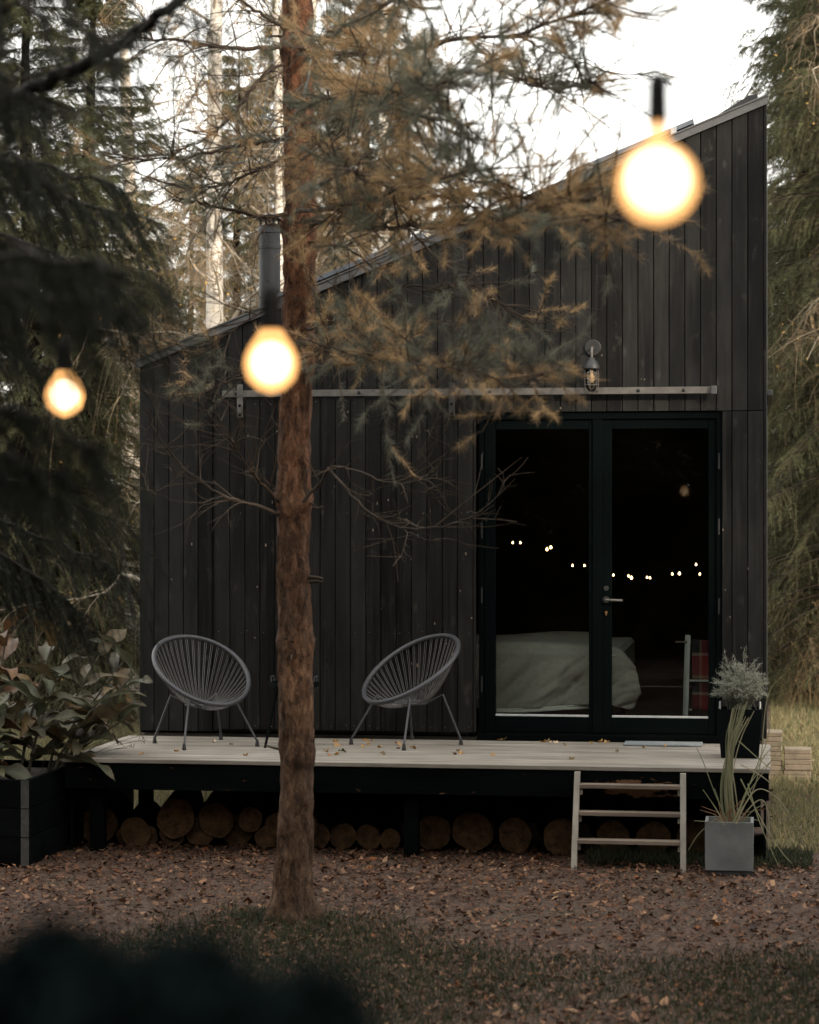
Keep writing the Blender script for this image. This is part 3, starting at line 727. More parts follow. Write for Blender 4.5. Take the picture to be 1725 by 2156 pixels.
# ---- little tray table behind the trunk
tx, ty = 1.265, -.70
tb = empty('tray_table', (tx, ty, DZ), 'small black tray table half hidden behind the pine trunk', 'table')
mb = MB(); mb.lathe([(.02, .41), (.165, .41), (.17, .415), (.17, .445), (.164, .445), (.164, .418), (.02, .418)], (tx, ty, DZ), 28); mb.build('tray', M['black'], tb)
for s in (-1, 1):
    mb = MB(); mb.tube([(tx + s * .145, ty - .05, DZ + .443), (tx + s * .15, ty - .05, DZ + .478), (tx + s * .15, ty + .05, DZ + .478), (tx + s * .145, ty + .05, DZ + .443)], .005, 6); mb.build('tray_handle', M['chair'], tb)
for q in (3.55, 5.4, 1.4):
    mb = MB(); mb.tube([(tx + .11 * math.cos(q), ty + .11 * math.sin(q), DZ + .41), (tx + .20 * math.cos(q), ty + .20 * math.sin(q), DZ + .0005)], .009, 8); mb.build('leg', M['black'], tb)

# ---- doormat
mb = MB(); mb.box(3.46, 3.99, -.30, -.07, DZ + .003, DZ + .016, .003); tag(mb.build('doormat', M['mat']), 'thin grey doormat lying on the deck before the doors', 'doormat')

# ================================================================== plants in pots
def leaf_blade(L, W, droop, fold=.25, n=7, curl=0.0):
    """a lance leaf along +x with wavy edges: five verts per station, and tris"""
    v = []; t = []; ph = L * 57.0
    for i in range(n + 1):
        s = i / n; w = W * (math.sin(PI * min(1, s * .92 + .06)) ** .8) * (1 - .25 * s) if i < n else .001
        ang = droop * s; x = L * (math.sin(ang) / droop if abs(droop) > 1e-3 else s); z = -L * ((1 - math.cos(ang)) / droop if abs(droop) > 1e-3 else 0)
        for j, q in enumerate((-1, -.5, 0, .5, 1)):
            wob = .13 * W * q * q * math.sin(s * (11 if q < 0 else 13) + ph + q)
            v.append((x, q * w / 2, z + fold * w * .5 * abs(q) ** 1.4 + wob + curl * s * w * -q))
        if i:
            a = (i - 1) * 5; b = i * 5
            for j in range(4): t += [(a + j, a + j + 1, b + j + 1), (a + j, b + j + 1, b + j)]
    return np.array(v), np.array(t)
def rot_to(v, az, el, roll=0):
    cr, sr = math.cos(roll), math.sin(roll); v = np.stack([v[:, 0], v[:, 1] * cr - v[:, 2] * sr, v[:, 1] * sr + v[:, 2] * cr], -1)
    ce, se = math.cos(el), math.sin(el); v = np.stack([v[:, 0] * ce - v[:, 2] * se, v[:, 1], v[:, 0] * se + v[:, 2] * ce], -1)
    ca, sa = math.cos(az), math.sin(az); return np.stack([v[:, 0] * ca - v[:, 1] * sa, v[:, 0] * sa + v[:, 1] * ca, v[:, 2]], -1)

# raised bed
bx1, by0 = -.078, -2.32
bedbox = empty('raised_bed', (-.75, -1.75, 0), 'black raised plant bed beside the deck end with grey corner strip', 'planter')
for k in range(3):
    z0 = .012 + k * .178
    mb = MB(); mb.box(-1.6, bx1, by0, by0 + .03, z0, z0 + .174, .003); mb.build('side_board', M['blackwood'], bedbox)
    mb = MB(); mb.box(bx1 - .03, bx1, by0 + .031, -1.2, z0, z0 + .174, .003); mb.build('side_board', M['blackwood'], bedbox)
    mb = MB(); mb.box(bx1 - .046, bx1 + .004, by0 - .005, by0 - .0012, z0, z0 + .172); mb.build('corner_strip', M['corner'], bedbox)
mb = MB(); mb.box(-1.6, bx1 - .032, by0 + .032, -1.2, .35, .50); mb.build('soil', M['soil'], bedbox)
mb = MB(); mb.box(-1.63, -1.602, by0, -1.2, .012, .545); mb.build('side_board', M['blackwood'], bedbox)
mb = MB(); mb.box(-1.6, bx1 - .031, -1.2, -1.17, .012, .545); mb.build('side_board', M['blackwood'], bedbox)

def canna(base, stems, label, tints, seed):
    r = np.random.default_rng(seed); t = empty('broad_leaf_plant', base, label, 'plant', 'broad leaved plants in the raised bed')
    for (dx, dy, h, lean_az, lean) in stems:
        b = np.array(base) + np.array([dx, dy, 0]); top = b + np.array([math.cos(lean_az) * lean, math.sin(lean_az) * lean, h])
        S = [b + (top - b) * np.array([s ** 1.4, s ** 1.4, s]) for s in np.linspace(0, 1, 6)]
        mb = MB(); mb.tube(S, np.linspace(.011, .005, 6), 6)
        st = mb.build('stem', M['stem'], t)
        n = 5 + int(h * 5)
        for k in range(n):
            s = .12 + .88 * (k + .5) / n; p = S[0] + (top - b) * np.array([s ** 1.4, s ** 1.4, s])
            az = lean_az * .0 + k * 2.4 + r.uniform(-.6, .6); el = r.uniform(.1, 1.0) if k < n - 2 else r.uniform(.7, 1.25)
            L = r.uniform(.32, .52) * (1.05 - .35 * s); W = L * r.uniform(.30, .40)
            v, tr = leaf_blade(L, W, r.uniform(.5, 1.7), r.uniform(.2, .6), 15, r.uniform(-.5, .5)); v = rot_to(v, az, el, r.uniform(-.5, .5))
            tint = np.array(tints[int(r.integers(len(tints)))]) * r.uniform(.75, 1.25)
            c = np.tile(tint, (len(v), 1)); jj = np.arange(len(v)) % 5; st_ = np.arange(len(v)) // 5
            c *= np.where(jj == 2, 1.35, np.where((st_ % 2) == 0, .88, 1.06))[:, None]; c[(jj == 0) | (jj == 4)] *= np.array([.95, .8, .7]); c *= r.uniform(.82, 1.15, (len(v), 1)); tip = np.linspace(0, 1, len(v)) > .8; c[tip] = c[tip] * .7 + np.array([.10, .065, .032]) * .3
            me = tri_mesh('leaf', v, tr, c, M['leaf'], True); o = place('leaf', me, None, t, p)
GREENS = [(.072, .078, .050), (.095, .100, .068), (.052, .066, .036), (.082, .088, .060)]
BRONZE = [(.062, .058, .035), (.080, .064, .036), (.050, .051, .031), (.115, .078, .034), (.056, .064, .039)]
M['stem'] = plain('leaf_stem', (.06, .055, .035), .7)
canna((-.60, -1.96, .5), [(-.05, 0, .25, .3, .05), (.10, -.1, .24, -.6, .10), (-.2, -.12, .34, 2, .05), (-.35, .05, .42, 1, .06), (.06, .1, .42, 0, .12), (-.45, -.1, .30, 3, .1), (.12, .02, .16, -.9, .10), (-.3, -.2, .18, -1.4, .08)], 'low broad grey green leaves drooping over the front of the raised bed', GREENS, 3)
canna((-.22, -1.45, .5), [(0, 0, .80, .1, .36), (.1, .1, .66, .2, .46), (-.2, .05, .95, .6, .26), (.08, -.15, .55, -.3, .42), (-.35, 0, .75, 2.0, .1), (.02, .22, .74, .3, .44), (.1, -.05, .36, 0, .44), (.05, .12, .45, .1, .50), (-.1, -.1, .62, -.1, .2)], 'tall bronze tinged leafy plant leaning over the deck', BRONZE + GREENS[:1], 5)
canna((-.95, -1.50, .5), [(0, 0, .8, 1, .1), (.15, .1, .7, .3, .1), (-.2, .05, .6, 2, .1), (.25, -.1, .55, 0, .1), (.3, .15, .95, .4, .12)], 'rust brown leafy plant in the shade under the spruce', [(.075, .042, .022), (.058, .046, .027), (.044, .050, .031), (.10, .052, .024)], 9)
# wiry seed heads between bed and deck
sh = Soup()
wk = empty('wiry_flower', (-.02, -1.35, .5), 'wiry dead flower stalks with small pale heads by the chair', 'flower')
for k in range(34):
    b = np.array([-.14 - rng.uniform(0, .15), -1.35 + rng.uniform(-.2, .25), .5]); az = rng.uniform(-.9, .7); el = rng.uniform(.35, 1.4); L = rng.uniform(.25, .8)
    d = np.array([math.cos(az) * math.cos(el), math.sin(az) * math.cos(el), math.sin(el)])
    s = np.linspace(0, 1, 5)[:, None]; P = b + d * L * s - np.array([0, 0, .18]) * L * s ** 2
    v, t = tubes_batch(P[None], np.full((1, 5), .0016), 3); sh.add(v, t, (.085, .08, .055))
    if k < 12:
        hp = P[-1] + rng.normal(0, .012, (14, 3)); sh.needles(hp, rng.normal(size=(14, 3)), .016, .010, (.20, .155, .13))
place('stalks', sh.mesh('stalks', M['leaf']), None, wk, (0, 0, 0))

# black planter on the deck with a grey-green shrub
px0, px1, py0, py1 = 4.108, 4.395, -1.02, -.74
bp = empty('deck_planter', (4.25, -.88, DZ), 'square black planter on the deck corner', 'planter')
mb = MB()
def taper(mb, x0, x1, y0, y1, z0, z1, k, m=0):
    cx, cy = (x0 + x1) / 2, (y0 + y1) / 2; v = []
    for z, s in ((z0, k), (z1, 1)): v += [(cx + (x - cx) * s, cy + (y - cy) * s, z) for x, y in ((x0, y0), (x1, y0), (x1, y1), (x0, y1))]
    for z, s in ((z1, .88), (z1 - .05, .88)): v += [(cx + (x - cx) * s, cy + (y - cy) * s, z) for x, y in ((x0, y0), (x1, y0), (x1, y1), (x0, y1))]
    f = [(3, 2, 1, 0)] + [(r * 4 + i, r * 4 + (i + 1) % 4, r * 4 + 4 + (i + 1) % 4, r * 4 + 4 + i) for r in range(3) for i in range(4)] + [(12, 13, 14, 15)]
    mb.add(v, f, m)
taper(mb, px0, px1, py0, py1, DZ + .002, DZ + .315, .84); mb.build('pot', M['black'], bp)
for x in (px0 + .015, px1 - .015):
    mb = MB(); mb.tube([(x, -.92, DZ + .31), (x, -.92, DZ + .35), (x, -.84, DZ + .35), (x, -.84, DZ + .31)], .007, 6); mb.build('handle', M['bead'], bp)
shb = Soup(); c0 = np.array([4.25, -.88, DZ + .30])
N = 420
az = rng.uniform(0, 2 * PI, N); el = np.arccos(rng.uniform(-.05, 1, N)) ; r_ = .17 * rng.uniform(.55, 1.25, N)
d = np.stack([np.cos(az) * np.sin(el), np.sin(az) * np.sin(el), np.cos(el) * 1.15 + .25], -1)
tops = c0 + np.array([0, 0, .05]) + d * r_[:, None]
tall = np.array([[-.11, -.05, .37], [.03, -.06, .40], [.10, 0, .33], [-.05, .05, .34], [-.13, 0, .30], [.13, -.05, .30]]); tops = np.concatenate([tops, c0 + tall, c0 + tall + .012, c0 + tall * [.9, 1, .93]])
N = len(tops); s = np.linspace(0, 1, 5)[None, :, None]; base_ = c0 + rng.normal(0, .03, (N, 3)) * [1, 1, 0] - [0, 0, .03]
P = base_[:, None] + (tops - base_)[:, None] * s + (np.array([0, 0, .06]) * np.sin(s * PI))
v, t = tubes_batch(P, np.broadcast_to(np.linspace(.0022, .0012, 5), (N, 5)), 3); shb.add(v, t, (.13, .14, .11))
m_ = 26; tt = rng.uniform(.35, 1.0, (N, m_)); pp = base_[:, None] + (tops - base_)[:, None] * tt[..., None] + np.array([0, 0, .06]) * np.sin(tt * PI)[..., None]
dd = unit(tops - base_)[:, None] * .6 + rng.normal(0, .8, (N, m_, 3))
cc = np.array([.38, .39, .32]) * rng.uniform(.6, 1.35, (N * m_, 1))
shb.needles(pp.reshape(-1, 3), dd.reshape(-1, 3), rng.uniform(.014, .032, N * m_), .0028, cc)
sb = empty('silver_shrub', c0, 'bushy silver green shrub growing in the black deck planter', 'shrub')
place('foliage', shb.mesh('foliage', M['leaf']), None, sb, (0, 0, 0))

# grey planter on the ground with tall grass
gx0, gx1, gy0, gy1 = 4.055, 4.345, -2.02, -1.73
gp = empty('ground_planter', (4.2, -1.87, 0), 'square grey concrete planter standing on the ground by the ladder', 'planter')
mb = MB(); taper(mb, gx0, gx1, gy0, gy1, .035, .325, .985); mb.build('pot', M['concrete'], gp)
mb = MB(); mb.box(gx0 + .01, gx1 - .005, gy0 + .012, gy1 - .01, 0, .034); mb.build('pot_foot', M['corner'], gp)
mb = MB(); mb.box(gx0 + .025, gx1 - .025, gy0 + .025, gy1 - .025, .27, .285); mb.build('soil', M['soil'], gp)
gs = Soup()
def blade(P, w, c):
    P = np.array(P, float); T = unit(np.gradient(P, axis=0)); s = unit(np.cross(T, np.array([0.3, -1.0, .2])))
    w = np.array(w)[:, None]; n = len(P); v = np.stack([P - s * w / 2, P + s * w / 2], 1).reshape(-1, 3)
    t = []
    for i in range(n - 1): a = 2 * i; t += [(a, a + 1, a + 3), (a, a + 3, a + 2)]
    gs.add(v, np.array(t), c)
def path(pts, d):
    p = np.array([site(x, y, d) for x, y in pts]); k = np.linspace(0, 1, len(p)); q = np.linspace(0, 1, 14)
    for _ in range(2): pass
    return np.stack([np.interp(q, k, p[:, i]) for i in range(3)], -1)
def smooth_path(pts, d, n=16):
    p = np.array([site(x, y, d) for x, y in pts]); 
    for _ in range(3):
        q = [p[0]]
        for a, b in zip(p[:-1], p[1:]): q += [a * .75 + b * .25, a * .25 + b * .75]
        q.append(p[-1]); p = np.array(q)
    return p
GC = [(.24, .23, .14), (.19, .195, .115), (.27, .245, .165), (.16, .17, .10)]
for k in range(26):
    o = rng.normal(0, 7); o2 = rng.normal(0, 9)
    P = smooth_path([(1540 + o, 1738), (1530 + o, 1650), (1540 + o2 * .8, 1560), (1560 + o2 * 1.4, 1495 + rng.uniform(-20, 30))], 14.45 + rng.normal(0, .04))
    blade(P, np.linspace(.009, .004, len(P)), np.array(GC[k % 4]) * rng.uniform(.8, 1.2))
arch = [[(1545, 1735), (1580, 1640), (1640, 1590)], [(1548, 1735), (1590, 1620), (1618, 1560), (1624, 1500)], [(1550, 1735), (1575, 1680), (1600, 1655), (1640, 1680), (1660, 1710)],
        [(1535, 1735), (1505, 1670), (1480, 1600), (1467, 1575)], [(1530, 1738), (1500, 1690), (1480, 1662)], [(1528, 1735), (1500, 1720), (1492, 1760), (1490, 1800)],
        [(1540, 1735), (1490, 1730), (1462, 1728)], [(1500, 1732), (1470, 1755), (1450, 1790)], [(1560, 1640), (1610, 1740), (1650, 1800), (1668, 1818)], [(1575, 1650), (1600, 1735), (1625, 1790), (1640, 1825)],
        [(1542, 1735), (1538, 1740), (1548, 1790), (1550, 1840)], [(1550, 1732), (1585, 1725), (1600, 1728)], [(1560, 1690), (1620, 1610), (1650, 1560)], [(1556, 1560), (1600, 1600), (1660, 1650)],
        [(1560, 1610), (1600, 1630), (1630, 1655)], [(1560, 1735), (1590, 1700), (1625, 1690), (1655, 1705)], [(1540, 1735), (1600, 1650), (1610, 1500), (1620, 1450), (1650, 1420)],
        [(1545, 1733), (1600, 1600), (1640, 1560), (1665, 1565)], [(1550, 1735), (1605, 1670), (1622, 1720), (1618, 1790)], [(1530, 1735), (1515, 1690), (1505, 1660)], [(1525, 1738), (1510, 1705), (1500, 1690)]]
for k, a in enumerate(arch):
    P = smooth_path(a, 14.35 + rng.uniform(-.12, .12)); blade(P, np.linspace(.008, .003, len(P)), np.array(GC[k % 4]) * (rng.uniform(.9, 1.4)))
for k in range(20):
    x = rng.normal(1540, 18); P = smooth_path([(x, 1738), (x + rng.normal(0, 12), 1715), (x + rng.normal(0, 30), 1690 + rng.uniform(-10, 20))], 14.4); blade(P, np.linspace(.007, .002, len(P)), np.array([.23, .13, .07]) * rng.uniform(.6, 1.2))
tg = empty('tall_grass_plant', (4.2, -1.87, .285), 'tall tied grass with arching blades growing from the grey planter', 'plant')
place('blades', gs.mesh('blades', M['grass']), None, tg, (0, 0, 0))

# ================================================================== logs under the deck
LOGS = [('bottom', 208, 1773, 40), ('bottom', 265, 1797, 20), ('bottom', 313, 1794, 21), ('bottom', 362, 1789, 28), ('bottom', 422, 1785, 32), ('bottom', 502, 1780, 34), ('bottom', 560, 1790, 24), ('bottom', 612, 1788, 26), ('bottom', 668, 1786, 28), ('bottom', 723, 1780, 28), ('bottom', 776, 1776, 27), ('bottom', 822, 1778, 23),
        ('bottom', 912, 1764, 38), ('bottom', 995, 1762, 43), ('bottom', 1085, 1767, 37), ('bottom', 1180, 1767, 38), ('bottom', 1292, 1772, 36), ('bottom', 1376, 1772, 37), ('bottom', 1462, 1765, 38),
        ('top', 286, 1748, 33), ('top', 370, 1719, 42), ('top', 455, 1723, 38), ('top', 527, 1721, 27), ('top', 583, 1735, 28), ('top', 645, 1733, 27)]
ORD = ['first', 'second', 'third', 'fourth', 'fifth', 'sixth', 'seventh', 'eighth', 'ninth', 'tenth', 'eleventh', 'twelfth', 'thirteenth', 'fourteenth', 'fifteenth', 'sixteenth', 'seventeenth', 'eighteenth', 'nineteenth']
cnt = {'bottom': 0, 'top': 0}
for row, x, y, r in LOGS:
    yl = -1.26 + rng.uniform(-.06, .06); p = site_y(x, y, yl); rr = r * np.linalg.norm(p - CAM) / 5000
    p[2] = max(p[2] - .02, rr * 1.02) if row == 'bottom' else p[2] - .015
    n = 18; q = 2 * PI * np.arange(n) / n; rad = rr * (1 + .05 * np.sin(q * 2 + x) + .03 * np.sin(q * 5 + y)) * (1 - .012)
    Ll = rng.uniform(.7, .95); mb = MB()
    v = [(p[0] + rad[k] * math.cos(q[k]) - (0 if e == 0 else .16 * Ll), yl + (0 if e == 0 else Ll), p[2] + rad[k] * math.sin(q[k])) for e in range(2) for k in range(n)]
    mb.add(v, [(k, (k + 1) % n, n + (k + 1) % n, n + k) for k in range(n)] + [tuple(n + k for k in range(n))])
    lg = mb.build('log', M['bark'], origin=(p[0], yl + Ll / 2, p[2] - rr))
    k_ = cnt[row]; cnt[row] += 1
    size = 'thick' if r > 36 else ('thin' if r < 26 else 'medium')
    tag(lg, f'{size} sawn log, {ORD[k_]} from the left in the {row} row under the deck', 'log', 'logs stored under the deck')
    mb = MB(); v = [(p[0] + rad[k] * .97 * math.cos(q[k]), yl - .004, p[2] + rad[k] * .97 * math.sin(q[k])) for k in range(n)] + [(p[0] + rad[k] * 1.0 * math.cos(q[k]), yl + .001, p[2] + rad[k] * 1.0 * math.sin(q[k])) for k in range(n)]
    mb.add(v, [tuple(range(n))] + [(k, (k + 1) % n, n + (k + 1) % n, n + k) for k in range(n)]); mb.build('cut_end', M['log_end'], lg, origin=(p[0], yl, p[2]))

# ================================================================== stacked concrete blocks on the grass
base = ground_at(1632, 19.55)
for k in range(5):
    mb = MB(); ox, oy = rng.normal(0, .004, 2); z0 = k * .0785
    mb.box(base[0] - .10 + ox, base[0] + .055 + ox, base[1] + oy, base[1] + .30 + oy, z0, z0 + .034, .004); mb.box(base[0] - .095 + ox, base[0] + .05 + ox, base[1] + .005 + oy, base[1] + .295 + oy, z0 + .0342, z0 + .041); mb.box(base[0] - .10 + ox, base[0] + .055 + ox, base[1] + oy, base[1] + .30 + oy, z0 + .0412, z0 + .0765, .004)
    tag(mb.build('concrete_block', M['paver']), f'tan concrete block, {["lowest", "second from the bottom", "middle one", "second from the top", "topmost"][k]} of the taller stack by the cabin corner', 'block', 'stacked concrete blocks')
base = ground_at(1680, 19.5)
for k in range(3):
    mb = MB(); ox, oy = rng.normal(0, .005, 2); z0 = k * .087
    mb.box(base[0] - .11 + ox, base[0] + .11 + ox, base[1] + oy, base[1] + .22 + oy, z0, z0 + .040, .004); mb.box(base[0] - .105 + ox, base[0] + .105 + ox, base[1] + .005 + oy, base[1] + .215 + oy, z0 + .0402, z0 + .046); mb.box(base[0] - .11 + ox, base[0] + .11 + ox, base[1] + oy, base[1] + .22 + oy, z0 + .0462, z0 + .085, .004)
    tag(mb.build('concrete_block', M['paver']), f'tan concrete block, {["lowest", "middle one", "topmost"][k]} of the shorter wider stack on the grass', 'block', 'stacked concrete blocks')

# ================================================================== hanging bulbs
def bulb(px, py, d, cord, label, pear):
    c = site(px, py, d); t = empty('hanging_bulb', c, label, 'light bulb', 'hanging garden bulbs')
    R_ = .0555
    if pear: prof = [(.004, -R_), (R_ * .5, -R_ * .86), (R_ * .86, -R_ * .5), (R_, 0), (R_ * .94, R_ * .4), (R_ * .77, R_ * .75), (R_ * .56, R_ * 1.05), (R_ * .42, R_ * 1.28), (.019, R_ * 1.36)]
    else: prof = [(.004, -R_)] + [(R_ * math.sin(a), -R_ * math.cos(a)) for a in np.linspace(.25, 2.78, 18)] + [(.0135, R_ * 1.02), (.0130, R_ * 1.52)]
    top = prof[-1][1]
    mb = MB(); mb.lathe(prof, c, 32); mb.build('globe', M['bulb'], t, origin=c, smooth=True)
    r1 = R_ * (.80 if pear else .87); dz = R_ * (.12 if pear else .10)
    cp = [(r1 * math.sin(a), dz - r1 * math.cos(a) * (1.06 if pear else 1.0)) for a in np.linspace(.05, PI - .05, 18)]
    cp = [(min(r, .93 * float(np.interp(z, [q[1] for q in prof], [q[0] for q in prof]))), z) for r, z in cp]
    mb = MB(); mb.lathe([(r * .88, dz + (z - dz) * .88) for r, z in cp], c, 28); mb.build('glowing_core', M['glow'], t, origin=c, smooth=True)
    mb = MB(); mb.lathe([(r * 1.03, dz * .7 + (z - dz) * 1.03) for r, z in cp], c, 28); mb.build('glow_shell', M['bulb_mid'], t, origin=c, smooth=True)  # added shell, softens the core's glow toward the rim
    mb = MB(); mb.lathe([(.0150, top - .003), (.0158, top + .006), (.0150, top + .014), (.0142, top + .050), (.0125, top + .058), (.006, top + .066)] if not pear else [(.0195, top - .003), (.0205, top + .010), (.0190, top + .06), (.0150, top + .078), (.006, top + .088)], c, 20); mb.build('socket', M['bulb_cap'], t)
    mb = MB(); mb.tube([c + np.array([0, 0, top + .06]), c + np.array([.002, 0, cord * .6]), c + np.array([0, .001, cord])], .0011, 6); mb.build('cord', M['bulb_cap'], t)
bulb(1385, 386, 3.2, .55, 'big lit globe bulb hanging in front of the roof edge', False)
bulb(571, 770, 4.8, .9, 'lit pear shaped bulb hanging by the pine trunk', True)
bulb(136, 836, 6.5, 1.3, 'small lit bulb hanging among the dark spruce boughs', True)

# ================================================================== leaves lying on the deck
def dry_leaf(name, L, W, c):
    v, t = leaf_blade(L, W, .9, .5, 4, .4); return tri_mesh(name, v, t, np.tile(np.array(c), (len(v), 1)), M['litter'])
dl = [dry_leaf('fallen_leaf', .058, .042, c) for c in ((.42, .25, .11), (.36, .20, .06), (.50, .38, .26), (.24, .13, .06), (.07, .08, .035))]
for k in range(44):
    x = rng.uniform(.2, 4.05); y = DF + .06 + (1.45) * rng.random() ** .8
    if k < 14: x = rng.uniform(1.3, 2.6); y = rng.uniform(-1.3, -.2)
    if k > 34: y = rng.uniform(-.12, -.05); x = rng.uniform(2.5, 3.4)
    o = bpy.data.objects.new('fallen_leaf', dl[int(rng.integers(4)) if k != 5 else 4]); col.objects.link(o)
    o.location = (x, y, DZ + .010); o.rotation_euler = (rng.normal(0, .15), rng.normal(.1, .15), rng.uniform(0, 6.3)); s = rng.uniform(.7, 1.25); o.scale = (s, s, s)
    tag(o, 'small dry fallen leaf lying on the grey deck', 'leaf', 'dry leaves on the deck')

# ================================================================== ground litter and grass
in_grass = lambda x, y: vnoise(np.stack([x * .55 + 7, y * .55 + 3, 0 * x], -1)) + .42 * np.clip((-y - 4.1) / 1.6, -1.2, .55)
def litter(n, xr, yr, scale=1.0):
    x = rng.uniform(*xr, n); y = rng.uniform(*yr, n)
    dr = vnoise(np.stack([x * 1.3 + 5, y * 2.2, 0 * x], -1)) * .7 + vnoise(np.stack([x * 5, y * 7, 0 * x + 4], -1)) * .5; kp = dr + rng.normal(0, .14, n) > .20; x, y = x[kp], y[kp]; n = len(x)
    L = rng.lognormal(-3.72, .48, n).clip(.010, .060) * scale; W = L * rng.uniform(.45, .85, n); az = rng.uniform(0, 2 * PI, n)
    u = np.stack([np.cos(az), np.sin(az), rng.normal(0, .28, n)], -1); w = np.stack([-np.sin(az), np.cos(az), rng.normal(0, .32, n)], -1)
    p = np.stack([x, y, rng.uniform(.004, .022, n)], -1); bend = np.array([0, 0, 1.0]) * (rng.uniform(-.1, .35, n) * L)[:, None]
    a = p - u * L[:, None] / 2 + bend; b = p + w * W[:, None] / 2; c = p + u * L[:, None] / 2 + bend; d = p - w * W[:, None] / 2
    v = np.stack([a, b, c, d], 1); v[..., 2] = np.maximum(v[..., 2], .003); v = v.reshape(-1, 3)
    i = np.arange(n)[:, None] * 4; t = np.concatenate([i + [0, 1, 3], i + [1, 2, 3]])
    pal = np.array([(.115, .070, .052), (.15, .095, .072), (.085, .052, .040), (.20, .14, .11), (.055, .036, .030), (.26, .185, .14), (.20, .095, .035), (.10, .075, .062), (.34, .27, .21)])
    k = rng.choice(len(pal), n, p=[.18, .16, .17, .13, .15, .07, .04, .06, .04]); c = np.repeat(pal[k] * np.array([.70, .515, .375]) * rng.uniform(.4, 1.6, (n, 1)), 4, 0)
    return v, t, c
S = Soup(); v, t, c = litter(56000, (-2.2, 6.2), (-6.6, -1.25)); S.add(v, t, c); v, t, c = litter(3500, (3.4, 9), (-1.2, 12)); S.add(v, t, c); v, t, c = litter(1500, (-.2, 4.4), (-1.3, -.8)); S.add(v, t, c)
tag(place('leaf_litter', S.mesh('leaf_litter', M['litter']), None), 'brown fallen leaves and bark chips covering the ground', 'leaf litter', kind='stuff')
S = Soup()
def grass(n, xr, yr, h, thr, pal, w=.004):
    x = rng.uniform(*xr, n); y = rng.uniform(*yr, n)
    if thr is not None: k = in_grass(x, y) + rng.normal(0, .05, n) > thr; x, y = x[k], y[k]
    n = len(x); H = rng.uniform(*h, n)[:, None]; p = np.stack([x, y, 0 * x], -1); d = rng.normal(0, .42, (n, 3)); d[:, 2] = 1; d = unit(d)
    side = unit(np.cross(d, rng.normal(size=(n, 3)))) * w; mid = p + d * H * .55; tip = mid + (d + rng.normal(0, .35, (n, 3))) * H * .5
    tip[:, 2] = np.maximum(tip[:, 2], .01)
    v = np.stack([p - side, p + side, mid + side * .7, mid - side * .7, tip], 1).reshape(-1, 3); i = np.arange(n)[:, None] * 5
    t = np.concatenate([i + [0, 1, 2], i + [0, 2, 3], i + [3, 2, 4]]); pal = np.array(pal)
    c = np.repeat(pal[rng.integers(len(pal), size=n)] * rng.uniform(.7, 1.3, (n, 1)), 5, 0); S.add(v, t, c)
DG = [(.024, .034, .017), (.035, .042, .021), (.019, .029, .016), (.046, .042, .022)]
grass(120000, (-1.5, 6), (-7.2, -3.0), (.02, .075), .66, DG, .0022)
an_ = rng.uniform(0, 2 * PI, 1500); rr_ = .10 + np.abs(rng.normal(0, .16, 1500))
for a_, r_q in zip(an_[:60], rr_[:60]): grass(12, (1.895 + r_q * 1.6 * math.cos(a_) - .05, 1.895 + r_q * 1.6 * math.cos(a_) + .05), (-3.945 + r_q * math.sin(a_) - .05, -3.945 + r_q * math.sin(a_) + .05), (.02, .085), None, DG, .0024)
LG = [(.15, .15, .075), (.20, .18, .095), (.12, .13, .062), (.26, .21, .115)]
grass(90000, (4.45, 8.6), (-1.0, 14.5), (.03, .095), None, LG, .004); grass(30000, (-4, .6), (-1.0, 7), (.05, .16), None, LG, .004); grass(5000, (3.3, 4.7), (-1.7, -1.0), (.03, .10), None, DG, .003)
tag(place('grass', S.mesh('grass', M['grass']), None), 'short green grass with moss around the clearing', 'grass', kind='stuff')
S = Soup()                                                  # tall straw-coloured grass at the wood's edge
n = 900; x = rng.uniform(4.6, 8.5, n); y = rng.uniform(10.2, 13.0, n); H = rng.uniform(.4, 1.25, n)
d = rng.normal(0, .25, (n, 3)); d[:, 2] = 1; d = unit(d); s = np.linspace(0, 1, 6)[None, :, None]
P = np.stack([x, y, 0 * x], -1)[:, None] + d[:, None] * H[:, None, None] * s + np.stack([rng.normal(0, .3, n), rng.normal(0, .3, n), -rng.uniform(0, .35, n)], -1)[:, None] * (H[:, None, None] * s ** 2.4)
v, t = tubes_batch(P, np.broadcast_to(np.linspace(.0035, .0015, 6), (n, 6)), 3); S.add(v, t, np.repeat(np.array([.40, .30, .165]) * rng.uniform(.5, 1.2, (n, 1)), 18, 0))
hp = np.repeat(P[:250, -1], 14, 0) + rng.normal(0, .02, (3500, 3)); S.needles(hp, rng.normal(size=(3500, 3)) + [0, 0, 1], .035, .007, (.38, .28, .17))
tag(place('dry_grass', S.mesh('dry_grass', M['grass']), None), 'tall straw coloured dry grass at the edge of the woods', 'grass', kind='stuff')

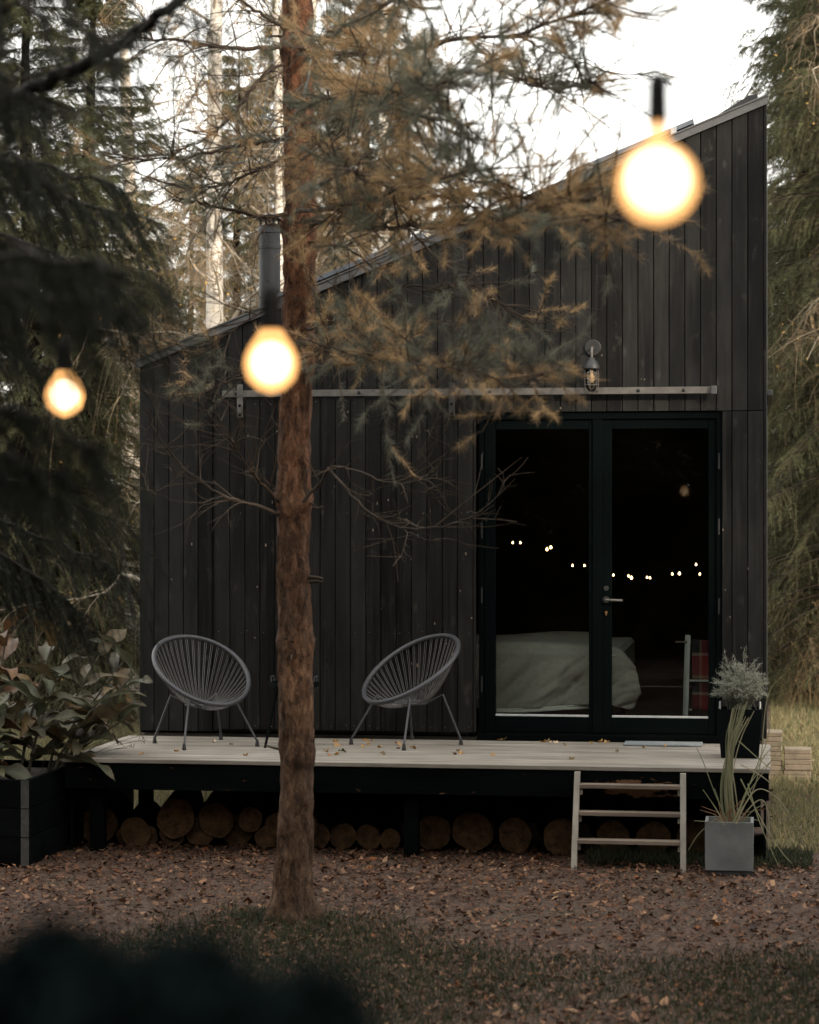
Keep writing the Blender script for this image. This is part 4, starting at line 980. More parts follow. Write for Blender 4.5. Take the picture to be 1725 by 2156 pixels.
# ================================================================== trees
def spruce_meshes(name, H, rbase, whorl, nb_, ntw, nn, seed, z_start=.35, dark=1.0, needle=(.05, .006), droop=1.0):
    r = np.random.default_rng(seed); S = Soup()
    zs = np.arange(z_start, H * .985, whorl); B = []
    for z in zs:
        f = 1 - z / H
        for k in range(nb_):
            L = rbase * (f ** .75) * r.uniform(.65, 1.1) + .08; az = r.uniform(0, 2 * PI); B.append((z + r.uniform(-.5, .5) * whorl, az, L, (.35 - .55 * f) + r.normal(0, .12), droop * r.uniform(.15, .4) * (.4 + .8 * f)))
    B = np.array(B); N = len(B); z, az, L, rise, dr = B.T
    h = np.stack([np.cos(az), np.sin(az), 0 * az], -1)
    def axis(s):   # s (N,k)
        return np.concatenate([h[:, None, :2] * (L[:, None] * s)[..., None], (z[:, None] + L[:, None] * (rise[:, None] * s - dr[:, None] * s ** 2 + .18 * np.clip(s - .6, 0, 1) ** 1.5))[..., None]], -1)
    s8 = np.broadcast_to(np.linspace(0, 1, 7), (N, 7)); P = axis(s8)
    v, t = tubes_batch(P, (.004 + .007 * L[:, None]) * (1.05 - s8), 3); S.add(v, t, np.array([.05, .038, .028]))
    # side twigs, hanging
    st = r.uniform(.10, 1.0, (N, ntw)); p0 = axis(st); p1 = axis(st + .02); T = unit(p1 - p0)
    sd = np.where(r.random((N, ntw)) < .5, -1, 1)[..., None]; lat = unit(np.cross(T, np.array([0, 0, 1.0]))) * sd
    tl = (L[:, None] * .34 * (1.08 - st) + .12) * r.uniform(.6, 1.2, (N, ntw))
    d0 = unit(T * r.uniform(.5, 1.1, (N, ntw, 1)) + lat * r.uniform(.5, 1.0, (N, ntw, 1)) + np.array([0, 0, -1]) * r.uniform(.0, .5, (N, ntw, 1)))
    hang = r.uniform(.25, .95, (N, ntw)) * droop
    def tw(s):  # s (N,ntw,k)
        return p0[:, :, None] + d0[:, :, None] * (tl[..., None] * s)[..., None] + np.array([0, 0, -1.0]) * (tl[..., None] * hang[..., None] * s ** 2)[..., None]
    s3 = np.broadcast_to(np.linspace(0, 1, 4), (N, ntw, 4)); v, t = tubes_batch(tw(s3).reshape(-1, 4, 3), np.broadcast_to(np.linspace(.0035, .0015, 4), (N * ntw, 4)), 3); S.add(v, t, np.array([.075, .055, .035]))
    sn = r.uniform(.02, 1.0, (N, ntw, nn)); pn = tw(sn); tn = unit(tw(sn + .03) - pn)
    dn = tn * 1.0 + r.normal(0, .55, pn.shape)
    ccol = np.array([.108, .118, .056]) * dark * r.uniform(.65, 1.35, (N, ntw, 1, 1)) * r.uniform(.8, 1.2, (N, ntw, nn, 1))
    warm = (r.random((N, ntw, 1, 1)) < .08); ccol = np.where(warm, np.array([.085, .065, .03]) * dark, ccol) + 0 * pn
    S.needles(pn.reshape(-1, 3), dn.reshape(-1, 3), r.uniform(.6, 1.2, N * ntw * nn) * needle[0], needle[1], ccol.reshape(-1, 3))
    crown = S.mesh(name, M['needle'])
    zt = np.linspace(0, H, 14); tr = MB(); tr.tube([(0.03 * math.sin(q), .03 * math.cos(q * 1.3), q) for q in zt], np.maximum(.012, (rbase * .075) * (1 - zt / H) + .01), 10)
    return crown, tr
def add_tree(proto, loc, sc, rz, label, group, name='spruce_tree'):
    t = empty(name, loc, label, 'tree', group)
    t.scale = (sc[0], sc[0], sc[1]); t.rotation_euler = (0, 0, rz)
    for part, me in proto.items():
        o = bpy.data.objects.new(part, me); col.objects.link(o); o.parent = t
    return t
def proto_from(crown, tr, mat):
    o = tr.build('trunk', mat, origin=(0, 0, 0)); me = o.data; bpy.data.objects.remove(o); return {'trunk': me, 'crown': crown}
spA = proto_from(*spruce_meshes('crown', 12.0, 2.3, .34, 8, 40, 38, 11), M['bark'])
spB = proto_from(*spruce_meshes('crown', 10.0, 2.1, .30, 7, 40, 38, 23, droop=1.35), M['bark'])
def birch_meshes(H, seed, nl=46, lean=(.3, .1)):
    r = np.random.default_rng(seed); S = Soup()
    ctr = lambda z: np.stack([lean[0] * (z / H) ** 1.3 * H * .12 + .05 * np.sin(z * .9 + seed), lean[1] * z * .12 + .05 * np.cos(z * .7 + seed), z], -1)
    zt = np.linspace(0, H, 26); tr = MB(); tr.tube(ctr(zt), .135 * (1 - zt / H) ** .8 + .006, 14)
    zb = np.sort(r.uniform(1.2, H * .97, nl)); az = r.uniform(0, 2 * PI, nl); L = (1 - zb / H * .75) * r.uniform(1.3, 3.0, nl); el = r.uniform(.3, 1.0, nl)
    b = ctr(zb); d = np.stack([np.cos(az) * np.cos(el), np.sin(az) * np.cos(el), np.sin(el)], -1)
    curl = r.uniform(.1, .7, nl); wob = r.normal(0, .12, (nl, 3))
    limb = lambda s: b[:, None] + d[:, None] * (L[:, None] * s)[..., None] - np.array([0, 0, 1.0]) * (curl[:, None] * L[:, None] * s ** 2.2)[..., None] + wob[:, None] * np.sin(s * 7)[..., None]
    s = np.broadcast_to(np.linspace(0, 1, 9), (nl, 9)); v, t = tubes_batch(limb(s), (.008 + .0075 * L[:, None]) * (1.08 - s), 5); S.add(v, t, np.array([.30, .265, .215]))
    def level(P0, T0, Lp, n, frac, rad, colr, hang):
        K = len(P0); dd = unit(T0 * r.uniform(.3, 1.0, (K, 1)) + r.normal(0, .75, (K, 3)) + np.array([0, 0, .15])); l = Lp * r.uniform(.5, 1.2, K) * frac; g_ = hang * r.uniform(.2, 1.2, K); w = r.normal(0, .05, (K, 3))
        fn = lambda s: P0[:, None] + dd[:, None] * (l[:, None] * s)[..., None] - np.array([0, 0, 1.0]) * (g_[:, None] * l[:, None] * s ** 2)[..., None] + w[:, None] * (np.sin(s * 6) * l[:, None])[..., None]
        s = np.broadcast_to(np.linspace(0, 1, 5), (K, 5)); v, t = tubes_batch(fn(s), rad * (1.15 - .8 * s), 3); S.add(v, t, np.repeat(np.array(colr) * r.uniform(.6, 1.3, (K, 1)), 15, 0)); return fn, l
    m = 15; s1 = r.uniform(.18, 1, (nl, m)); p1 = limb(s1); t1 = unit(limb(s1 + .02) - p1)
    f2, l2 = level(p1.reshape(-1, 3), t1.reshape(-1, 3), np.repeat(L, m), m, .36, .0048, (.20, .165, .12), .55)
    m2 = 8; s2 = r.uniform(.15, 1, (len(l2), m2)); p2 = f2(s2); t2 = unit(f2(s2 + .02) - p2)
    f3, l3 = level(p2.reshape(-1, 3), t2.reshape(-1, 3), np.repeat(l2, m2), m2, .55, .0028, (.19, .145, .095), .8)
    k = r.random(len(l3)) < .22; e = f3(np.ones((len(l3), 1)))[:, 0][k]
    if len(e): S.needles(e, r.normal(size=e.shape) - [0, 0, .4], r.uniform(.02, .045, len(e)), .024, np.array([.30, .19, .06]) * r.uniform(.6, 1.3, (len(e), 1)))
    return S.mesh('crown', M['twig']), tr
biA = proto_from(*birch_meshes(12.5, 5), M['birch']); biB = proto_from(*birch_meshes(11, 8, 44, (1.0, -.3)), M['birch'])

WG = 'spruces of the woods behind the cabin'; BG = 'birches behind the cabin'
for px, d, p, s, lab in (
        (60, 25.0, spB, (1.15, .86), 'lush green spruce standing left of the cabin'),
        (190, 26.5, spA, (1.1, .72), 'green spruce rising close behind the cabin corner'),
        (-50, 27.0, spA, (1.2, .72), 'green spruce behind the small hanging bulb'),
        (1800, 29.5, spB, (1.35, 1.35), 'lush drooping spruce right of the cabin corner'),
        (1775, 27.5, spA, (1.0, 1.12), 'dense green spruce in front of the others beyond the cabin corner'),
        (1690, 33.0, spA, (1.15, .92), 'spruce whose top stands just beside the roof peak')):
    add_tree(p, ground_at(px, d), s, rng.uniform(0, 6), lab, WG)
far = 'dark spruce in the woods far behind the cabin'
for px, d, s in ((290, 31, .66), (400, 35, .8), (500, 32, .75), (590, 36, 1.0), (690, 31, .75), (770, 37, .9), (860, 33, .62), (950, 40, .75), (200, 35, .66), (80, 37, .7), (-60, 34, .72), (1060, 46, .62), (1640, 42, .62), (1790, 37, 1.3), (1920, 30, 1.3), (1710, 45, 1.0), (1850, 44, 1.3), (1300, 60, .5), (1450, 62, .5), (1180, 58, .55)):
    add_tree(spA if rng.random() < .5 else spB, ground_at(px, d), (s, s * rng.uniform(.9, 1.1)), rng.uniform(0, 6), far, WG)
for px, d, p, s, rz, lab in (
        (428, 22.0, biA, (.78, 1.0), .3, 'thick white birch trunk rising behind the left roof slope'),
        (505, 27, biB, (.9, 1.0), .4, 'leaning birch just left of the pine trunk'),
        (690, 29, biB, (.8, .95), 3.0, 'slender pale birch just right of the pine trunk'),
        (800, 26, biA, (.8, .8), 1.2, 'twiggy bare birch above the middle of the roof'),
        (930, 31, biB, (.9, .8), 2.2, 'bare birch nearest the bright gap of sky'),
        (300, 29, biB, (1, 1), 5.0, 'bare birch behind the green spruces at the left'),
        (600, 24, biA, (.6, .65), 4.2, 'small twiggy birch behind the chimney'),
        (1985, 25.0, biB, (1.0, 1.0), 2.6, 'birch whose pale limbs reach in past the cabin corner')):
    add_tree(p, ground_at(px, d), s, rz, lab, BG, 'birch_tree')
# spruces standing around the clearing behind the viewer: they shade it and stand dark in the door glass
ring = [(9.8, -7.5), (11.8, -10.5), (14.5, -8), (10.8, -14), (14.2, -12.5), (17.5, -10), (13, -17), (16.5, -15.5), (9.5, -19.5), (12.5, -21), (6.5, -22.5), (3, -22), (-.5, -22.5), (-4, -21), (-7, -18.5), (-8.5, -15), (-9, -11), (8, -25), (1, -26), (-3, -26), (20, -13), (5, -28), (18.5, -18), (15, -20)] + [(-14 + 2.6 * k + (k % 3) * .6, -29.5 - (k % 2) * 2.4) for k in range(12)] + [(-11.5, -17 + 2.8 * k) for k in range(6)] + [(-14.5, -22 + 2.8 * k) for k in range(7)] + [(-1.8, -24.2), (-5.8, -23.4), (-9.5, -21), (1.4, -23.6), (.2, -24.8), (-1.1, -27.6), (2.3, -25.0), (.3, -29), (2.2, -28.3), (4.7, -24.2), (3.7, -26.2), (-2.6, -23.2), (-3.8, -24.4), (5.6, -26.4), (1.9, -21.4), (-.9, -20.9)]
for k, (x, y) in enumerate(ring):
    s = rng.uniform(1.05, 1.25); add_tree(spA if k % 2 else spB, (x, y, 0), (s * 1.05, s * (1.12 if k % 2 else 1.35) * (1.0 if x > 9 else .72)), rng.uniform(0, 6), 'dark spruce of the ring of trees around the clearing, mirrored in the door glass', 'spruces around the clearing')

for k, (x, y) in enumerate(((-.9, -9.5), (-2.0, -7.0), (-2.9, -4.6), (-.4, -12.2), (6.8, -4.5), (7.0, -7.0), (7.1, -9.8), (7.4, -12.6), (9.0, -5.8), (-3.6, -9.0))):  # unseen trees added to shade the foot of the wall and the ground
    s = rng.uniform(.85, 1.0); add_tree(spB if k % 2 else spA, (x, y, 0), (s * .78, s * (.62 if k % 2 else .52)), rng.uniform(0, 6), 'unseen young spruce added beside the clearing to shade the lower wall', 'young spruces added to shade the clearing')

# ---- near spruces on the left, out of focus, their unlit look put into the needle colour
def near_spruce(base, boughs, label, seed, dark):
    r = np.random.default_rng(seed); t = empty('near_spruce', base, label, 'tree', 'dark spruces near the viewer'); S = Soup()
    mb = MB(); mb.tube([base + np.array([0, 0, z]) for z in (0, 1.5, 3, 4.5, 6)], [.10, .09, .08, .065, .045], 12); mb.build('trunk', M['bark'], t)
    for (x0, y0, d0), (x1, y1, d1), sag, ntw, tl0 in boughs:
        a = site(x0, y0, d0); b = site(x1, y1, d1); st = base * [1, 1, 0] + np.array([0, 0, a[2] + .12])
        K = 16; q = np.linspace(0, 1, K)[:, None]; P = a + (b - a) * q + np.array([0, 0, 1.0]) * sag * np.sin(q * PI) + r.normal(0, .008, (K, 3))
        P = np.concatenate([st[None], P]); L = np.linalg.norm(b - a)
        v, tt = tubes_batch(P[None], np.linspace(.014, .003, K + 1)[None], 5); S.add(v, tt, np.array([.020, .015, .012]))
        k = r.integers(2, K, ntw); f = r.random((ntw, 1)); p0 = P[k] * (1 - f) + P[np.minimum(k + 1, K)] * f; T = unit(P[np.minimum(k + 1, K)] - P[k - 1]); sd = np.where(r.random((ntw, 1)) < .5, -1, 1)
        lat = unit(np.cross(T, np.array([0, 0, 1.0]))) * sd; d_ = unit(T * r.uniform(.5, 1.1, (ntw, 1)) + lat * r.uniform(.3, .9, (ntw, 1)) - np.array([0, 0, 1]) * r.uniform(.1, .8, (ntw, 1)))
        tl = tl0 * r.uniform(.5, 1.2, ntw); hang = r.uniform(.3, 1.0, ntw)
        fn = lambda s: p0[:, None] + d_[:, None] * (tl[:, None] * s)[..., None] - np.array([0, 0, 1.0]) * (tl[:, None] * hang[:, None] * s ** 2)[..., None]
        s5 = np.broadcast_to(np.linspace(0, 1, 5), (ntw, 5)); v, tt = tubes_batch(fn(s5), np.broadcast_to(np.linspace(.0028, .0012, 5), (ntw, 5)), 3); S.add(v, tt, np.array([.022, .017, .013]))
        m = 110; sn = r.random((ntw, m)); pn = fn(sn); dn = unit(fn(sn + .03) - pn) + r.normal(0, .6, pn.shape)
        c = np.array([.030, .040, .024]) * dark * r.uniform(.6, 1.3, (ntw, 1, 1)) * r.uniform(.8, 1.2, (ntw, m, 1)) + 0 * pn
        S.needles(pn.reshape(-1, 3), dn.reshape(-1, 3), r.uniform(.014, .026, ntw * m), .0024, c.reshape(-1, 3))
    place('boughs', S.mesh('boughs', M['needle']), None, t, (0, 0, 0))
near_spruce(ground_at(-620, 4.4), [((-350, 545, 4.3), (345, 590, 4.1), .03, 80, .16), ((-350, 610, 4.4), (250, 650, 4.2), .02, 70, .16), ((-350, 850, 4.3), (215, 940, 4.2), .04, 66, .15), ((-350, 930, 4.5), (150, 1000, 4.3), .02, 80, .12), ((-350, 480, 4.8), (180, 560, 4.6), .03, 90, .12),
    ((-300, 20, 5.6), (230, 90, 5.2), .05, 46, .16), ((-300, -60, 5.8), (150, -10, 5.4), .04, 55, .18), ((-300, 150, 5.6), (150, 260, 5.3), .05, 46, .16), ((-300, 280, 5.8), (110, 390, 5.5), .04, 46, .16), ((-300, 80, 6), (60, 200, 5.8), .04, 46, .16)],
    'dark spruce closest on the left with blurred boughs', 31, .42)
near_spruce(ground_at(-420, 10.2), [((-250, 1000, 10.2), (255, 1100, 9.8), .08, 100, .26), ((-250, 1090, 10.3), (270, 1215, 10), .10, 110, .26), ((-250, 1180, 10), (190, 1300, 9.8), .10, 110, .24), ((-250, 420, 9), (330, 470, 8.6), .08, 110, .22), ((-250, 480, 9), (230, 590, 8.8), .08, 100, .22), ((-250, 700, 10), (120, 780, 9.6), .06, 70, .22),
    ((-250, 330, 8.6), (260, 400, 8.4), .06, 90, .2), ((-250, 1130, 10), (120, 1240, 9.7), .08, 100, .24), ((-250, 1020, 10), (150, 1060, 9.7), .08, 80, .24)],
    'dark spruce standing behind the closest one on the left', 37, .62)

# ---- dark shrub right before the viewer
S = Soup()
cl = [site(120, 2085, 1.45), site(395, 2115, 1.42), site(655, 2165, 1.38), site(-60, 2150, 1.5), site(250, 2200, 1.38), site(520, 2230, 1.35)]
rad = [.039, .037, .030, .042, .05, .042]
for c_, r0 in zip(cl, rad):
    n = 1500; dd = unit(rng.normal(size=(n, 3))); pp = c_ + dd * (r0 * rng.uniform(.3, 1.0, n) ** .6)[:, None]
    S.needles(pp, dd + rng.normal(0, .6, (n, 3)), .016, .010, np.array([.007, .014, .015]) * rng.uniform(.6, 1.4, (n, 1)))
ss = empty('near_shrub', (cl[1][0], cl[1][1], 0), 'dark blurred shrub tops at the very front', 'shrub')
bs = np.array([cl[1][0], cl[1][1], 0.0])
for c_ in cl:
    P = np.array([bs + rng.normal(0, .02, 3) * [1, 1, 0], bs + (c_ - bs) * [.4, .4, .55], c_ - [0, 0, .03], c_])[None]; v, t = tubes_batch(P, np.array([[.012, .009, .006, .003]]), 5); S.add(v, t, (.02, .018, .014))
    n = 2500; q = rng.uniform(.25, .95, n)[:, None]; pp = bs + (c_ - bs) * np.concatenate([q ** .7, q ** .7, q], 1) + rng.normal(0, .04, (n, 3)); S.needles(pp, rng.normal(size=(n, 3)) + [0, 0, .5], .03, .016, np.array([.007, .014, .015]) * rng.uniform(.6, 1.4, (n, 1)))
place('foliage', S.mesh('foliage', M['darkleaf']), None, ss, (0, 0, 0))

# ---- the pine in front of the cabin
TB = np.array([1.895, -3.945, 0.0]); pine = empty('pine_tree', TB, 'red barked pine standing before the cabin with bare lower branches and rusty needles', 'tree')
nz, na = 210, 40; zz = np.linspace(-.02, 7.2, nz); aa = 2 * PI * np.arange(na) / na
cx = np.interp(zz, [0, .86, 2.22, 3.4, 4.94, 7.2], [1.893, 1.930, 1.928, 1.940, 1.943, 1.95]); cy = np.full(nz, -3.94)
rd = np.interp(zz, [-.02, .12, .5, .86, 2.22, 3.4, 4.94, 7.2], [.150, .110, .093, .089, .083, .083, .076, .058])
Zg, Ag = np.meshgrid(zz, aa, indexing='ij'); qn = np.stack([np.cos(Ag) * 2.0 + 9, np.sin(Ag) * 2.0 + 9, Zg * 5.0], -1)
plate = np.abs(vnoise(qn * 1.6) - .5) * 2; disp = .016 * np.clip(plate * 2.2, 0, 1) + .012 * (vnoise(qn * 4.3) - .5) + .012 * (vnoise(qn * .5) - .5)
for zw, a_ in ((2.24, .028), (3.70, .020), (4.70, .024), (1.47, .016), (2.95, .014), (.9, .008)): disp = disp + a_ * np.exp(-((Zg - zw - .03 * np.sin(Ag * 2 + zw * 9)) / .045) ** 2) * (.4 + 1.1 * vnoise(np.stack([np.cos(Ag) * 1.6 + zw * 7, np.sin(Ag) * 1.6, 0 * Ag], -1)))
disp = disp + .085 * np.exp(-np.clip(Zg, 0, 9) / .085) * np.clip(np.sin(Ag * 5 + .7) * .6 + .35 * np.sin(Ag * 3 + 1), -.1, 1) + .012 * np.sin(Zg * 1.9 + .6) * np.cos(Ag - .5)
Rg = rd[:, None] - .008 + disp
V = np.stack([cx[:, None] + Rg * np.cos(Ag), cy[:, None] + Rg * np.sin(Ag), Zg], -1).reshape(-1, 3) - TB
idx = np.arange(nz * na).reshape(nz, na); a = idx[:-1]; b = np.roll(a, -1, 1); c = idx[1:]; d = np.roll(c, -1, 1)
T = np.concatenate([np.stack([a, b, d], -1).reshape(-1, 3), np.stack([a, d, c], -1).reshape(-1, 3)])
place('trunk', tri_mesh('trunk', V, T, None, M['pinebark'], True), None, pine, TB)

BR = [  # main branches: survey bearings, distance at start and end, radius, bare or needled
    ([(630, 98), (700, 112), (800, 112), (880, 102), (985, 75), (1085, 78), (1180, 42), (1300, -10)], 12.7, 11.6, .017, 1),
    ([(1090, 78), (1150, 105), (1230, 132), (1325, 168)], 12.0, 11.6, .006, .4),
    ([(985, 80), (1040, 130), (1100, 168), (1130, 186), (1200, 182), (1260, 178)], 12.2, 11.8, .007, .5),
    ([(640, 130), (700, 70), (780, 30), (860, -20)], 12.7, 12.2, .010, 1),
    ([(620, 445), (700, 438), (770, 425), (850, 395), (960, 370), (1010, 340)], 12.75, 11.9, .014, 1),
    ([(640, 462), (720, 470), (800, 478), (900, 478), (1010, 470), (1120, 440), (1230, 420)], 12.75, 11.8, .011, 1),
    ([(650, 300), (685, 290), (690, 320), (715, 345), (755, 365)], 12.6, 12.2, .009, .5),
    ([(640, 510), (690, 510), (740, 525), (780, 560), (830, 600), (900, 615), (980, 600)], 12.7, 12.0, .008, .10),
    ([(830, 450), (880, 500), (950, 570), (1010, 612), (1060, 640), (1130, 700)], 12.3, 11.9, .008, .28),
    ([(640, 480), (760, 440), (900, 410), (1050, 405), (1200, 440), (1330, 470)], 12.7, 11.5, .011, 1),
    ([(640, 690), (690, 690), (760, 700), (820, 735), (930, 765), (1060, 780), (1170, 785)], 12.7, 12.0, .009, .72),
    ([(640, 720), (700, 735), (760, 750), (830, 755), (930, 775), (1000, 775)], 12.7, 12.0, .009, .5),
    ([(650, 740), (690, 700), (700, 660), (745, 640), (800, 660), (880, 680)], 12.7, 12.2, .008, .10),
    ([(640, 250), (720, 240), (820, 230), (900, 250), (1000, 260)], 12.7, 11.9, .010, 1),
    ([(640, 200), (700, 210), (790, 190), (870, 200), (960, 170)], 12.6, 11.6, .010, 1),
    ([(600, 98), (520, 104), (430, 95), (400, 86), (310, 80), (220, 88)], 12.7, 12.2, .014, .25),
    ([(605, 130), (550, 160), (530, 190), (490, 245), (440, 290), (380, 320), (300, 330)], 12.7, 12.2, .010, .2),
    ([(600, 60), (560, 35), (510, 5), (470, -20)], 12.7, 12.4, .012, .2),
    ([(605, 450), (560, 458), (490, 445), (430, 428), (370, 415)], 12.7, 12.1, .013, .3),
    ([(610, 290), (540, 300), (440, 320), (350, 340), (230, 330)], 12.5, 11.5, .012, .6),
    ([(600, 330), (520, 370), (430, 400), (330, 380)], 12.6, 11.9, .010, .8),
    ([(590, 1082), (540, 1065), (470, 1045), (410, 1005), (360, 955), (320, 900), (300, 850)], 12.7, 12.3, .011, 0),
    ([(600, 1070), (560, 1025), (520, 985), (490, 930), (455, 870), (440, 830)], 12.7, 12.3, .009, .08),
    ([(470, 1045), (420, 1060), (360, 1055), (320, 1030)], 12.5, 12.3, .005, 0),
    ([(630, 1065), (680, 1010), (692, 980), (740, 985), (800, 1012), (860, 1022), (920, 1000)], 12.65, 12.2, .010, 0),
    ([(692, 985), (740, 1045), (800, 1095), (850, 1115), (920, 1112), (990, 1092), (1045, 1055), (1066, 1010), (1050, 985)], 12.5, 12.1, .008, 0),
    ([(850, 1115), (890, 1135), (930, 1140)], 12.3, 12.2, .004, 0),
    ([(800, 1012), (870, 1000), (885, 940), (870, 860)], 12.4, 12.2, .004, 0),
    ([(600, 760), (540, 790), (480, 800), (430, 830), (380, 830)], 12.7, 12.2, .008, .6),
    ([(600, 620), (540, 660), (460, 720), (400, 760), (330, 770)], 12.7, 12.2, .007, .4),
    ([(655, 105), (650, 160), (640, 225), (600, 290), (540, 330), (470, 360)], 12.55, 12.0, .008, -1),
    ([(660, 170), (720, 205), (800, 215), (900, 205)], 12.5, 12.0, .007, -1),
    ([(640, 250), (600, 262), (540, 285), (450, 300)], 12.55, 12.1, .007, -1),
    ([(650, 305), (720, 290), (800, 300), (880, 310)], 12.5, 12.0, .006, -1),
]
S = Soup(); SN = Soup(); ends = []
def poly(pts, d0, d1, n=28):
    P = np.array([site(x, y, d0 + (d1 - d0) * i / (len(pts) - 1)) for i, (x, y) in enumerate(pts)])
    for _ in range(2):
        q = [P[0]]
        for a, b in zip(P[:-1], P[1:]): q += [a * .75 + b * .25, a * .25 + b * .75]
        q.append(P[-1]); P = np.array(q)
    L = np.r_[0, np.cumsum(np.linalg.norm(np.diff(P, axis=0), axis=1))]; s = np.linspace(0, L[-1], n)
    P = np.stack([np.interp(s, L, P[:, i]) for i in range(3)], -1); return P + rng.normal(0, .004, P.shape), L[-1]
SH = []
for pts, d0, d1, r0, nf in BR:
    if nf >= .5 and pts[-1][0] > 700: d1 = d1 - 2.6
    P, L = poly(pts, d0, d1); P[0] = P[0] * .5 + .5 * P[0]
    v, t = tubes_batch(P[None], (r0 * np.linspace(1.05, .28, len(P)))[None], 6); bc_ = np.array([.060, .044, .034]) if nf > 0 else (np.array([.075, .062, .052]) if nf == 0 else np.array([.17, .185, .17])); S.add(v, t, bc_)
    # side twigs
    n = int(L * (26 if nf > 0 else 12)) + 2; k = rng.integers(3, len(P) - 1, n); T0 = unit(P[k] - P[k - 1])
    dd = unit(T0 * rng.uniform(.4, 1.1, (n, 1)) + rng.normal(0, .65, (n, 3)) * np.array([1, 1, .55]) + np.array([0, 0, .10])); l = rng.uniform(.10, .38, n) * (1.0 if nf > 0 else .9)
    s = np.linspace(0, 1, 6)[None, :, None]; w = rng.normal(0, .25, (n, 3)); up_ = rng.normal(.05, .3, n)
    Q = P[k][:, None] + dd[:, None] * l[:, None, None] * s + w[:, None] * (l[:, None, None] * s ** 2 * .8) + np.array([0, 0, 1.0]) * (up_ * l)[:, None, None] * s ** 2
    v, t = tubes_batch(Q, np.broadcast_to(np.linspace(1, .45, 6), (n, 6)) * np.minimum(.0042, r0 * .6), 4); S.add(v, t, np.array([.075, .056, .042]) if nf >= 0 else bc_)
    n2 = n * 3; kk = rng.integers(0, n, n2); j = rng.integers(2, 6, n2); b0_ = Q[kk, j]; d2 = unit(unit(Q[kk, j] - Q[kk, j - 1]) + rng.normal(0, .6, (n2, 3)) * np.array([1, 1, .6]) + np.array([0, 0, .06])); l2 = rng.uniform(.05, .18, n2)
    Q2 = b0_[:, None] + d2[:, None] * l2[:, None, None] * s + rng.normal(0, .2, (n2, 1, 3)) * (l2[:, None, None] * s ** 2)
    v, t = tubes_batch(Q2, np.broadcast_to(np.linspace(1, .5, 6), (n2, 6)) * .0021, 3); S.add(v, t, np.array([.085, .062, .045]) if nf >= 0 else bc_)
    if nf > 0:
        m = rng.random(n) < nf * .9; e = Q[m]; SH.append((e[:, 3], e[:, 5])); m = rng.random(n2) < nf * .75; e = Q2[m]; SH.append((e[:, 1], e[:, 5]))
# broken stubs on the trunk

for k in range(26):
    z = float(rng.choice([.9, 1.47, 1.47, 1.85, 2.24, 2.24, 2.24, 2.6, 2.95, 2.95, 3.3, 3.7, 3.7, 4.2, 4.7])) + rng.normal(0, .03); a_ = rng.uniform(0, 2 * PI); cx_ = float(np.interp(z, zz, cx)); dd_ = np.array([math.cos(a_), math.sin(a_), rng.normal(.1, .3)]); l_ = rng.uniform(.03, .13)
    p_ = np.array([cx_, -3.94, z]) + dd_ * .07; P_ = np.array([p_, p_ + dd_ * l_ * .6, p_ + dd_ * l_ + rng.normal(0, .012, 3)])[None]; v, t = tubes_batch(P_, np.array([[.011, .007, .004]]) * rng.uniform(.6, 1.2), 5); S.add(v, t, np.array([.06, .043, .033]))
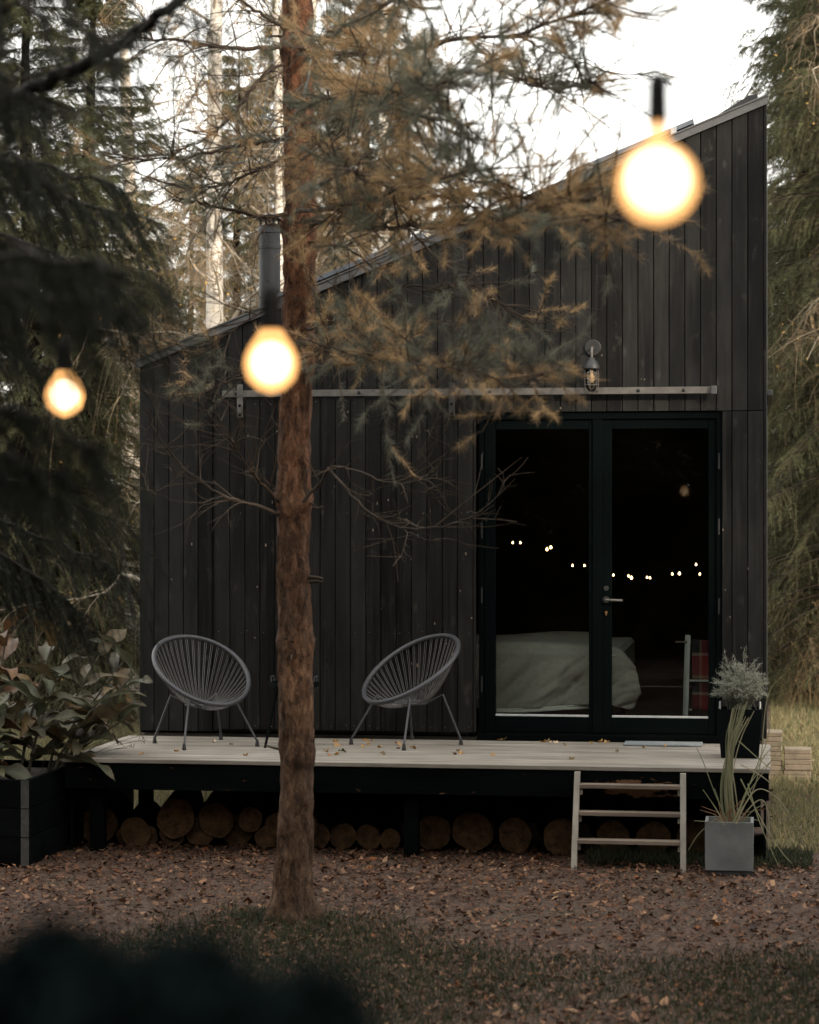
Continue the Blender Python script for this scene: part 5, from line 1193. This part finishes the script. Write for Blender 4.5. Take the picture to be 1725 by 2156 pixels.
# needled shoots
A = np.concatenate([a for a, b in SH]); Bv = np.concatenate([b for a, b in SH]); hd = np.hypot(Bv[:, 0] - 1.93, Bv[:, 1] + 3.94); kp = (hd > .5) | (rng.random(len(A)) < .25); A, Bv = A[kp], Bv[kp]; dv = unit(Bv - A); n = len(A)
ln = np.maximum(np.linalg.norm(Bv - A, axis=1), .07); nn = 84
clump = vnoise(Bv * 3.1 + 20); rust = (clump + rng.normal(0, .10, n)) > .52
q = rng.random((n, nn)); pn = Bv[:, None] - dv[:, None] * (ln[:, None] * q * 1.0)[..., None]
dn = dv[:, None] * rng.uniform(.3, 1.1, (n, nn, 1)) + rng.normal(0, .42, (n, nn, 3))
cg = np.array([.165, .170, .128]) * rng.uniform(.7, 1.35, (n, 1, 1)); cr_ = np.array([.50, .345, .185]) * rng.uniform(.55, 1.25, (n, 1, 1))
cc = np.where(rust[:, None, None], cr_, cg) * rng.uniform(.75, 1.25, (n, nn, 1)) + 0 * pn
SN.needles(pn.reshape(-1, 3), dn.reshape(-1, 3), rng.uniform(.035, 0.064, n * nn), .0016, cc.reshape(-1, 3))
place('branches', S.mesh('branches', M['twig']), None, pine, (0, 0, 0))
place('needles', SN.mesh('needles', M['pine']), None, pine, (0, 0, 0))
print('pine shoots', n, 'needles', n * nn)

# ---- the dark bare limb crossing the upper left
lt = empty('dark_limb_tree', ground_at(-230, 7.4), 'dark tree at the left edge whose thick limb slants across the top', 'tree')
lb = ground_at(-230, 7.4); mb = MB(); mb.tube([lb + np.array([0, 0, z]) for z in (0, 1, 2, 3, 4, 5.5)], [.12, .11, .10, .095, .085, .07], 12); mb.build('trunk', M['bark'], lt)
S = Soup(); P, L = poly([(-230, 330), (-100, 260), (30, 205), (130, 160), (200, 125), (270, 80), (330, 35), (400, -15), (470, -70)], 7.4, 7.0, 30)
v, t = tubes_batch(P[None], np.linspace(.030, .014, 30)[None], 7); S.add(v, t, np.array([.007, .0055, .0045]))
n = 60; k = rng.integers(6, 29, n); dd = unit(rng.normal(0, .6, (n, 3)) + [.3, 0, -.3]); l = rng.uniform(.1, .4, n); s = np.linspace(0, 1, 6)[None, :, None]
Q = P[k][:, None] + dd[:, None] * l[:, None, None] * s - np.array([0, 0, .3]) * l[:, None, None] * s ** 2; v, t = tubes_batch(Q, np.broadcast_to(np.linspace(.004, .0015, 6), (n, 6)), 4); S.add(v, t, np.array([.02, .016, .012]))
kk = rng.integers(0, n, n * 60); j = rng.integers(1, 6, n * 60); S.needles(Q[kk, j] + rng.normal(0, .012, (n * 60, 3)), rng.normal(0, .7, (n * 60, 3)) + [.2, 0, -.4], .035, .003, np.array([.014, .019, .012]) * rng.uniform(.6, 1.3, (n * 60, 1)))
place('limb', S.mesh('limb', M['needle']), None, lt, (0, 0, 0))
print('tris', sum(len(m.polygons) for m in bpy.data.meshes))
